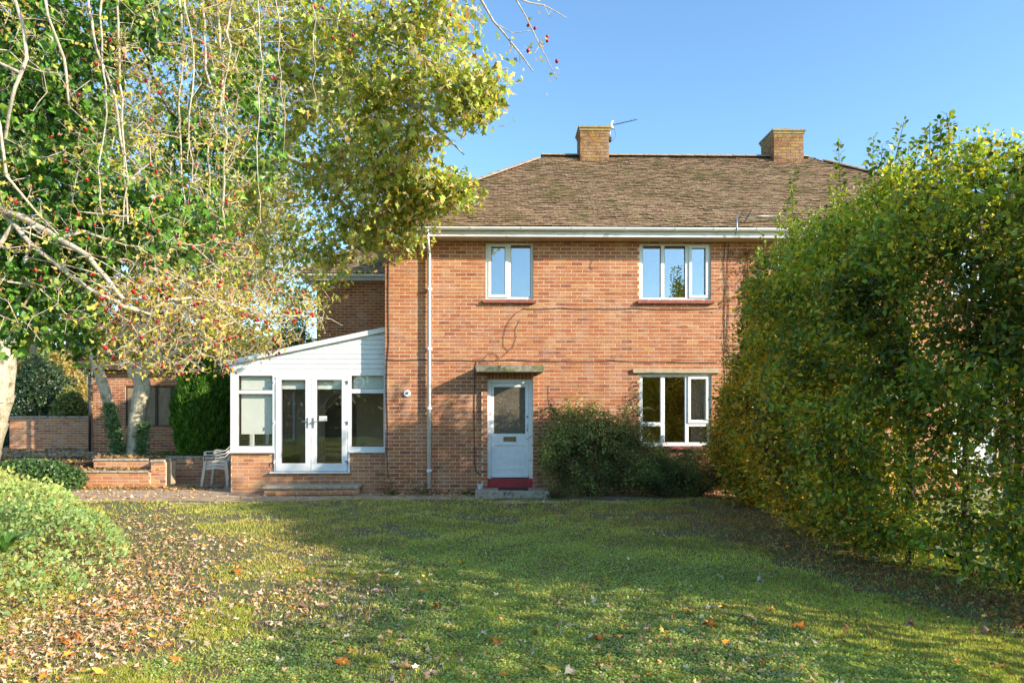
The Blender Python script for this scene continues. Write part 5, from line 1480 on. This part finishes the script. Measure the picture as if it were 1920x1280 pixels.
# unseen bushes added behind the camera to darken ground floor window reflections
for i, (x, y, r, h, lb) in enumerate([(-13, -27, 4, 5.2, 'broad unseen bush added for reflections behind the left end of the lawn'), (-6, -28, 4, 4.6, 'low wide unseen bush added for reflections behind the lawn'), (1, -28.5, 4, 5.0, 'dense dark unseen bush added for reflections behind the middle of the lawn'), (8, -28, 4, 5.4, 'tall unseen bush added for reflections behind the hedge end')]):
    e = empty('reflection_bush', (x, y, 0), lb, 'bush', 'unseen bushes added for window reflections'); n = 3600
    u = unit(RNG.normal(0, 1, (n, 3))); u[:, 2] = np.abs(u[:, 2]); P = np.array([x, y, 0]) + u * (1 - .4 * RNG.random((n, 1))) * np.array([r, 1.6, h])
    R = frames(RNG.normal(0, 1, P.shape), RNG.normal(0, .6, P.shape) + np.array([0, .5, .6])); foliage(e, OV4, P, R, RNG.uniform(.3, .5, n), palette(n, [(.05, .08, .02), (.12, .12, .03), (.2, .16, .04)], [3, 2, 1]), 'leaf')
    b = MB(); b.tube([(x, y, -.1), (x, y, h * .8)], [.12, .04], 8); b.build('trunk', 'bark_dark', e, True)

# ================================================================== SYCAMORE
def SK(pts): return [(*map(float, at(px, py, Y)), r) for px, py, Y, r in pts]
tb = at(262, 852, 3.2)
SYK = [SK([(254, 853, 3.2, .27), (255, 815, 3.2, .20), (262, 760, 3.2, .19), (268, 725, 3.15, .20), (262, 700, 3.1, .17), (300, 640, 2.8, .15), (360, 540, 2.2, .13), (430, 420, 1.2, .12), (520, 290, 0.2, .11), (600, 190, -1.0, .095), (660, 142, -2.0, .07), (770, 195, -3.0, .05), (860, 215, -3.6, .03), (940, 190, -4.0, .012)]),
       SK([(250, 705, 3.1, .11), (238, 660, 3.0, .09), (225, 600, 2.8, .08), (260, 450, 2.0, .06), (330, 250, 1.0, .05), (430, 60, -.5, .04)]),
       SK([(275, 700, 3.1, .09), (305, 672, 2.9, .08), (340, 655, 2.7, .06), (400, 600, 2.3, .05), (470, 520, 1.8, .04)]),
       SK([(600, 190, -1.0, .06), (660, 90, -2.2, .05), (740, 30, -3.0, .04), (850, -60, -3.5, .03)]),
       SK([(520, 290, 0.2, .05), (620, 330, -1.0, .04), (720, 350, -1.8, .03), (830, 350, -2.3, .015), (905, 350, -2.6, .008)]),
       SK([(620, 330, -1., .04), (660, 420, -1.2, .03), (740, 445, -1.4, .015)]),
       SK([(770, 195, -3., .03), (840, 260, -3.2, .02), (870, 290, -3.2, .01)])]
def cloud(L): return np.concatenate([ell(at(px, py, Y), (rx, ry, rz), n, .55) for px, py, Y, rx, ry, rz, n in L])
def lim(P, lims):
    """keep points left of the crown's outline as seen from the lawn"""
    d = P - CAM; z = d[:, 0] * _f[0] + d[:, 1] * _f[1]; x = d[:, 0] * _r[0] + d[:, 1] * _r[1]
    px = 960 + F_PX * x / z; py = HOR - F_PX * d[:, 2] / z
    px = px + 22 * fbm(P, 3.0, 77)
    ys, xs = zip(*lims); return px < np.interp(py, ys, xs)
LOOSE = 26
OUT = [(-400, 960), (0, 905), (50, 925), (100, 940), (160, 968), (185, 955), (215, 945), (245, 915), (262, 865), (300, 850), (330, 880), (365, 922), (395, 925), (420, 835), (470, 822), (492, 812), (505, 740), (530, 668), (575, 655), (600, 610), (640, 560), (700, 330)]
TG = cloud([(800, 60, -3.3, 1.3, 1.3, 1.1, 330), (880, 170, -3.9, .75, .6, .75, 190), (700, 200, -2.6, 1.4, 1.2, 1.3, 380), (600, 60, -2, 1.6, 1.3, 1.2, 260), (760, 300, -2.5, 1.1, .9, .9, 260), (640, 330, -1.6, 1.5, 1.2, 1.2, 260), (560, 220, -1, 1.6, 1.3, 1.5, 170),
            (770, 400, -1.9, .7, .5, .75, 190), (860, 350, -2.4, .6, .4, .35, 95), (690, 440, -1.5, .9, .6, .6, 120), (480, 380, .5, 1.8, 1.3, 1.5, 210), (420, 520, 1.6, 1.8, 1.2, 1.2, 150), (420, 30, -1.2, 2.0, 1.2, 1.2, 220), (520, 120, -1.2, 1.4, 1.0, 1.2, 160), (380, 240, .2, 2.0, 1.2, 1.6, 220), (560, 480, 0, 1.1, .8, .8, 80), (615, 490, -.8, .45, .4, .6, 45), (560, 570, 0, .7, .5, .5, 45), (450, 150, -.5, 2.2, 1.6, 2.0, 230), (300, 350, 1, 2.6, 1.6, 2.2, 150), (640, -120, -2.6, 3.0, 1.8, 1.3, 160)])
TG = TG[lim(TG, [(a, b_ - 18) for a, b_ in OUT])]
SYT, GS = tree('sycamore_tree', 'big sycamore with pale trunk and yellow green autumn crown hiding the left roof corner', (tb[0], 3.2, TZ), SYK, TG, 7, (.065, .14), SYCC, [3, 3, 2.5, 1.8, 1.2, 1.0, 2.2], T=SYC, bark='bark_pale', tr=.0045, step=.22, spread=.13, solo=300, sun=.9, nu=.25, pw=.42, cap=.045, up=-.15, ro=lambda P: lim(P, OUT))
SE = empty('leaning_tree', (*at(233, 852, 3.1)[:2], TZ), 'thinner leaning pale trunk with ivy at its foot left of the sycamore trunk', 'tree')
sk = [SK([(222, 856, 3.1, .17), (219, 815, 3.1, .13), (208, 770, 3.1, .125), (190, 710, 3.0, .12), (175, 665, 2.9, .11), (160, 590, 2.8, .09), (140, 480, 2.5, .07), (150, 300, 2, .05)])]
TG = cloud([(160, 420, 2.2, 1.8, 1.2, 1.8, 120), (90, 540, 2.5, 1.2, .8, .9, 70)])
G = grow(sk, TG, .3); branches(SE, G, .005, 'bark_pale', pw=.42, cap=.05)
P, R = spray(G, 8, .12, 3, -.1, .3, .6, .5); foliage(SE, SYC, P, R, RNG.uniform(.10, .16, len(P)), palette(len(P), SYCC, [3, 3, 3, 1, .5, .5, 2]), 'leaf')
# ivy on the trunks
e = empty('trunk_ivy', (*at(235, 852, 3.0)[:2], TZ), 'green ivy climbing the lower halves of the two pale trunks', 'ivy'); Q = []
for i in range(2600):
    t = random.random(); 
    if i % 3: px, py = 222 - 18 * t + random.gauss(0, 7), 850 - 95 * t
    else: px, py = 266 + random.gauss(0, 6) + 4 * t, 852 - 60 * t
    Q.append(at(px, py, 2.93 + random.uniform(-.04, .06)))
Q = np.array(Q); R = frames(RNG.normal(0, 1, Q.shape), RNG.normal(0, .4, Q.shape) + np.array([.3, -1, .3])); foliage(e, IVY, Q, R, RNG.uniform(.04, .07, len(Q)), palette(len(Q), [(.08, .16, .04), (.14, .22, .07), (.2, .27, .1)], [3, 3, 1]), 'leaf_gloss')

# big trunk at the left edge
WD = empty('distant_treeline', (-22, 42, 0), 'far tree line beyond the boundary wall at the left', 'tree line'); n = 22000; P = np.stack([RNG.uniform(-60, 8, n), RNG.uniform(34, 46, n), np.zeros(n)], 1); P[:, 2] = (6.5 + 2.2 * fbm(P[:, :1], .25, 41)) * RNG.random(n) ** .7
R = frames(RNG.normal(0, 1, P.shape), RNG.normal(0, .6, P.shape) + np.array([.5, -.6, .5])); tl_ = foliage(WD, DIAM, P, R, RNG.uniform(.45, .8, n), palette(n, [(.14, .19, .05), (.26, .27, .08), (.40, .33, .11), (.3, .2, .08)], [3, 3, 2, 1]), 'leaf'); WD['kind'] = 'stuff'
LT = empty('old_tree', (*at(-30, 860, .2)[:2], 0), 'thick pale trunk cut by the left edge of the picture', 'tree')
sk = [SK([(-70, 900, .3, .5), (-40, 820, .3, .42), (-16, 740, .3, .40), (-10, 690, .3, .38), (-8, 640, .3, .36), (-5, 520, .2, .3), (20, 300, 0, .22), (60, 60, -.3, .15)])]
TG = cloud([(60, 150, -.5, 2.5, 1.6, 2, 160)])
G = grow(sk, TG, .3); branches(LT, G, .006, 'bark_pale', pw=.42, cap=.06)
P, R = spray(G, 10, .12, 3, -.1, .3, .6, .5); foliage(LT, SYC, P, R, RNG.uniform(.10, .16, len(P)), palette(len(P), SYCC, [3, 3, 3, 1, .5, .5, 3]), 'leaf')

# ================================================================== HAWTHORN with berries
HW = empty('hawthorn_tree', (-6.3, -8.6, 0), 'near hawthorn with tangled pale lichened twigs and red berries over the upper left', 'tree')
HSK = [[(-6.3, -8.6, 0, .16), (-6.2, -8.7, 1.4, .13), (*map(float, at(-240, 330, -9.0)), .10), (*map(float, at(-60, 385, -9.6)), .035), (*map(float, at(0, 392, -9.8)), .022), (*map(float, at(70, 425, -9.9)), .019), (*map(float, at(165, 480, -10)), .015), (*map(float, at(230, 560, -10)), .012)],
       SK([(0, 392, -9.8, .015), (60, 460, -9.9, .014), (150, 530, -9.9, .012), (232, 575, -9.9, .009), (285, 590, -9.8, .007)]),
       SK([(230, 575, -9.9, .010), (283, 580, -9.7, .010), (315, 562, -9.6, .010), (360, 558, -9.5, .009), (430, 570, -9.3, .008), (500, 592, -9., .006), (560, 592, -8.8, .004), (620, 598, -8.6, .003), (642, 610, -8.6, .002)]),
       SK([(0, -120, -9.8, .012), (25, -10, -10.2, .009), (46, 70, -10.2, .009), (50, 110, -10.2, .010), (28, 165, -10.2, .009), (10, 260, -10.1, .008)]),
       SK([(-60, 100, -9.8, .012), (100, -190, -10., .010), (200, -150, -9.8, .010), (330, -90, -9.4, .010), (500, -60, -9.2, .010), (700, -90, -9.8, .012), (890, -20, -10.2, .008)]),
       SK([(330, -90, -9.4, .009), (338, 20, -9.4, .009), (345, 100, -9.3, .007), (335, 200, -9.2, .006), (340, 320, -9.1, .005), (350, 400, -9.1, .004)]),
       SK([(345, -90, -9.4, .009), (380, 0, -9.3, .008), (385, 130, -9.2, .008), (405, 190, -9.2, .007), (390, 280, -9.1, .006), (395, 370, -9.1, .004)]),
       SK([(170, -150, -10, .008), (165, -10, -10, .007), (180, 90, -10, .007), (215, 180, -9.9, .008), (230, 280, -9.8, .006), (240, 420, -9.8, .004)]),
       SK([(100, -190, -10.3, .007), (80, -20, -10.3, .007), (90, 30, -10.3, .007), (120, 110, -10.2, .008), (130, 200, -10.2, .005)]),
       SK([(-40, 100, -10.2, .008), (0, 235, -10.2, .007), (12, 330, -10.2, .008), (70, 400, -10.1, .006), (110, 440, -10.1, .004)]),
       SK([(890, -20, -10.2, .008), (925, 40, -10.2, .0055), (975, 100, -10.2, .0045), (1000, 135, -10.2, .003)]),
       SK([(890, -20, -10.2, .006), (965, -5, -10.2, .004), (1000, 60, -10.15, .003), (1025, 110, -10.1, .0025), (1045, 150, -10.1, .002)]),
       SK([(965, -5, -10.2, .004), (1020, 10, -10.1, .003), (1062, 34, -10.0, .002)]),
       SK([(930, 45, -10.2, .003), (960, 62, -10.2, .002), (995, 58, -10.2, .0015)])]
for _ in range(11):
    x0 = random.uniform(-20, 560); y0 = random.uniform(-180, -90); Y0 = random.uniform(-10.3, -9.0); L0 = random.uniform(260, 620)
    xs = [x0]; m_ = 12
    for k in range(m_): xs.append(xs[-1] + random.uniform(-9, 12))
    HSK.append(SK([(xs[k], y0 + L0 * k / m_ + random.uniform(-6, 6), Y0 + random.uniform(-.03, .03), .0042 - .0027 * k / m_) for k in range(m_ + 1)]))
for _ in range(12):
    x0 = random.uniform(-40, 330); y0 = random.uniform(380, 600); Y0 = random.uniform(-10.1, -9.2); L0 = random.uniform(150, 300)
    HSK.append(SK([(x0 + L0 * k / 4, y0 + random.uniform(-12, 12) + L0 * .45 * (k / 4) ** (1 + random.random()), Y0 + .05 * k, .006 - .0011 * k) for k in range(5)]))
def hcloud(L): 
    out = []
    for x0, x1, y0, y1, Y0, Y1, n in L:
        for _ in range(n): out.append(at(random.uniform(x0, x1), random.uniform(y0, y1), random.uniform(Y0, Y1)))
    return np.array(out)
TG = hcloud([(-60, 300, -60, 640, -10.3, -9.3, 560), (250, 450, -60, 620, -9.9, -8.6, 620), (180, 420, 520, 700, -10, -8.8, 420), (400, 610, 540, 700, -9.3, -8.2, 380), (430, 560, -50, 330, -9.5, -8.6, 160), (430, 600, 330, 560, -9.3, -8.4, 160)])
edge = [(-100, 560), (200, 560), (330, 480), (420, 470), (540, 560), (600, 640), (690, 470), (760, 330)]
TG = TG[lim(TG, edge)]
extra = hcloud([(900, 1050, -10, 150, -10.2, -10.1, 0)]) if False else np.array([at(px, py, -10.15) for px, py in [(985, 30), (1012, 75), (958, 88), (1028, 28), (990, 92), (1040, 130), (975, 118), (1003, 100)]])
TG = np.concatenate([TG, extra])
G = grow(HSK, TG, .07, .14)
RH = branches(HW, G, .0019, 'bark_haw', pw=.36, cap=.012, k=4)
A, par, rmin, tips, nsk = G
# short spurs on the twigs
sel = RNG.choice(np.arange(nsk, len(A)), 5000); B0 = A[sel]; dr = unit(RNG.normal(0, 1, B0.shape)); ln = RNG.uniform(.015, .05, (len(B0), 1))
V, F = prisms(B0 - np.array(HW.location), B0 + dr * ln - np.array(HW.location), np.full(len(B0), .0016), np.full(len(B0), .0010), 3)
o = bpy.data.objects.new('spurs', np_mesh('spurs', V, F, None, 'bark_haw')); link(o, HW); o['kind'] = 'stuff'
HAW = tpl([(0, 0), (.1, .25), (.45, .42), (.5, .2), (1, .1), (1, -.1), (.5, -.2), (.45, -.42), (.1, -.25)], .2, .15, (.35, 0))
P, R = spray(G, 7, .035, 4, -.1, .3, .6, .6)
ok, zz = in_view(P); k = RNG.random(len(P)) < .62; P, R = P[k], R[k]
foliage(HW, HAW, P, R, RNG.uniform(.018, .036, len(P)), palette(len(P), [(.66, .56, .10), (.66, .42, .14), (.46, .48, .08), (.50, .3, .15)], [3, 1.5, 2.5, 1]), 'leaf', 200)
# berries
bm = MB()
bm.tube([(0, 0, -1), (0, 0, -.8), (0, 0, -.3), (0, 0, .3), (0, 0, .8), (0, 0, 1)], [.15, .62, .95, .95, .62, .2], 8)
bme = bm.mesh('berry', 'berry', True)
bpts = []
for px, py in [(90, 258), (42, 25), (131, 142), (180, 120), (220, 155), (148, 178), (160, 243), (77, 388), (100, 410), (30, 380), (125, 430), (170, 515), (240, 530), (222, 545), (250, 545), (280, 540), (295, 542), (310, 548), (190, 560), (225, 575), (275, 565), (335, 685), (460, 590), (480, 600), (500, 605), (535, 585), (550, 602), (355, 610), (398, 615), (335, 640), (345, 642), (268, 640), (430, 635), (475, 640), (410, 638), (368, 570), (385, 578), (447, 438), (398, 445), (380, 460), (553, 600), (562, 585), (585, 588), (424, 685), (280, 690), (200, 650), (990, 48), (1003, 53), (1026, 69), (1026, 77), (1044, 115), (590, 14), (605, 15), (662, 66), (655, 95), (623, 70), (425, 55), (455, 85), (418, 125), (385, 165), (387, 370), (425, 380), (360, 240), (515, 147), (845, 28)]:
    Y = -10.15 if px > 900 else random.uniform(-10.2, -9.6) if px < 260 else random.uniform(-9.6, -8.8)
    for k in range(1 if px > 600 else random.choice([1, 2, 3])): bpts.append(np.array(at(px, py, Y)) + RNG.normal(0, .012, 3) * (k > 0))
_ok, _z = in_view(A[tips]); _t = tips[_ok]; _px = A[_t]; _low = _t[_px[:, 2] < 2.9]; tsel = np.concatenate([RNG.choice(_t, 110), RNG.choice(_low, 220)])
for t in tsel: bpts.append(A[t] + np.array([0, 0, -.01]))
for p in bpts:
    j = int(np.argmin(np.sum((A - p) ** 2, 1)))
    o = bpy.data.objects.new('berry', bme); o.location = Vector(p) - Vector(HW.location); s = random.uniform(.008, .0115) 
    o.scale = (s, s, s * 1.1); o.rotation_euler = (random.random(), random.random(), 0); link(o, HW)
# ivy in the hawthorn
IVC = [(.12, .27, .03), (.17, .36, .04), (.08, .18, .03), (.26, .42, .06), (.04, .10, .03)]
IE = empty('ivy', (-5.2, -8.9, 0), 'glossy bright green ivy hanging through the hawthorn at the upper left', 'ivy')
TG = hcloud([(-80, 330, -60, 80, -9.8, -8.8, 180), (-60, 200, 80, 330, -9.8, -8.8, 190), (-60, 330, 300, 480, -9.8, -8.8, 200), (-60, 180, 480, 640, -9.8, -8.8, 140), (200, 440, 380, 500, -9.2, -8.4, 60), (440, 520, 90, 330, -8.6, -8.2, 50), (300, 460, 250, 420, -8.8, -8.3, 40)])
G = grow([[(-6.1, -8.4, 0, .03), (-6.0, -8.5, 2, .025), (*map(float, at(-160, 300, -9)), .02), (*map(float, at(60, 200, -9)), .01), (*map(float, at(300, 100, -9)), .008)], SK([(-160, 300, -9, .015), (-60, 330, -9.1, .012), (20, 450, -9.2, .01), (150, 480, -9.2, .006)])], TG, .12, .1, -.1)
branches(IE, G, .002, 'bark_dark', k=4, cap=.012)
P, R = spray(G, 15, .07, 3, -.75, .1, .55, .8)
foliage(IE, IVY, P, R, RNG.uniform(.04, .075, len(P)), palette(len(P), IVC, [3, 3, 2, 1.3, 2]), 'leaf_gloss', 300)
fr_ = MB()
for _ in range(90):
    t = A[RNG.integers(len(A))] ; t = P[RNG.integers(len(P))]
    for k in range(9):
        q = t + RNG.normal(0, .014, 3); fr_.tube([(q[0], q[1], q[2] - .004), tuple(q), (q[0], q[1], q[2] + .004)], [.002, .0045, .002], 5, (.30, .29, .16))
o = fr_.build('ivy_fruit', 'leaf_dry', IE, True); o['kind'] = 'stuff'
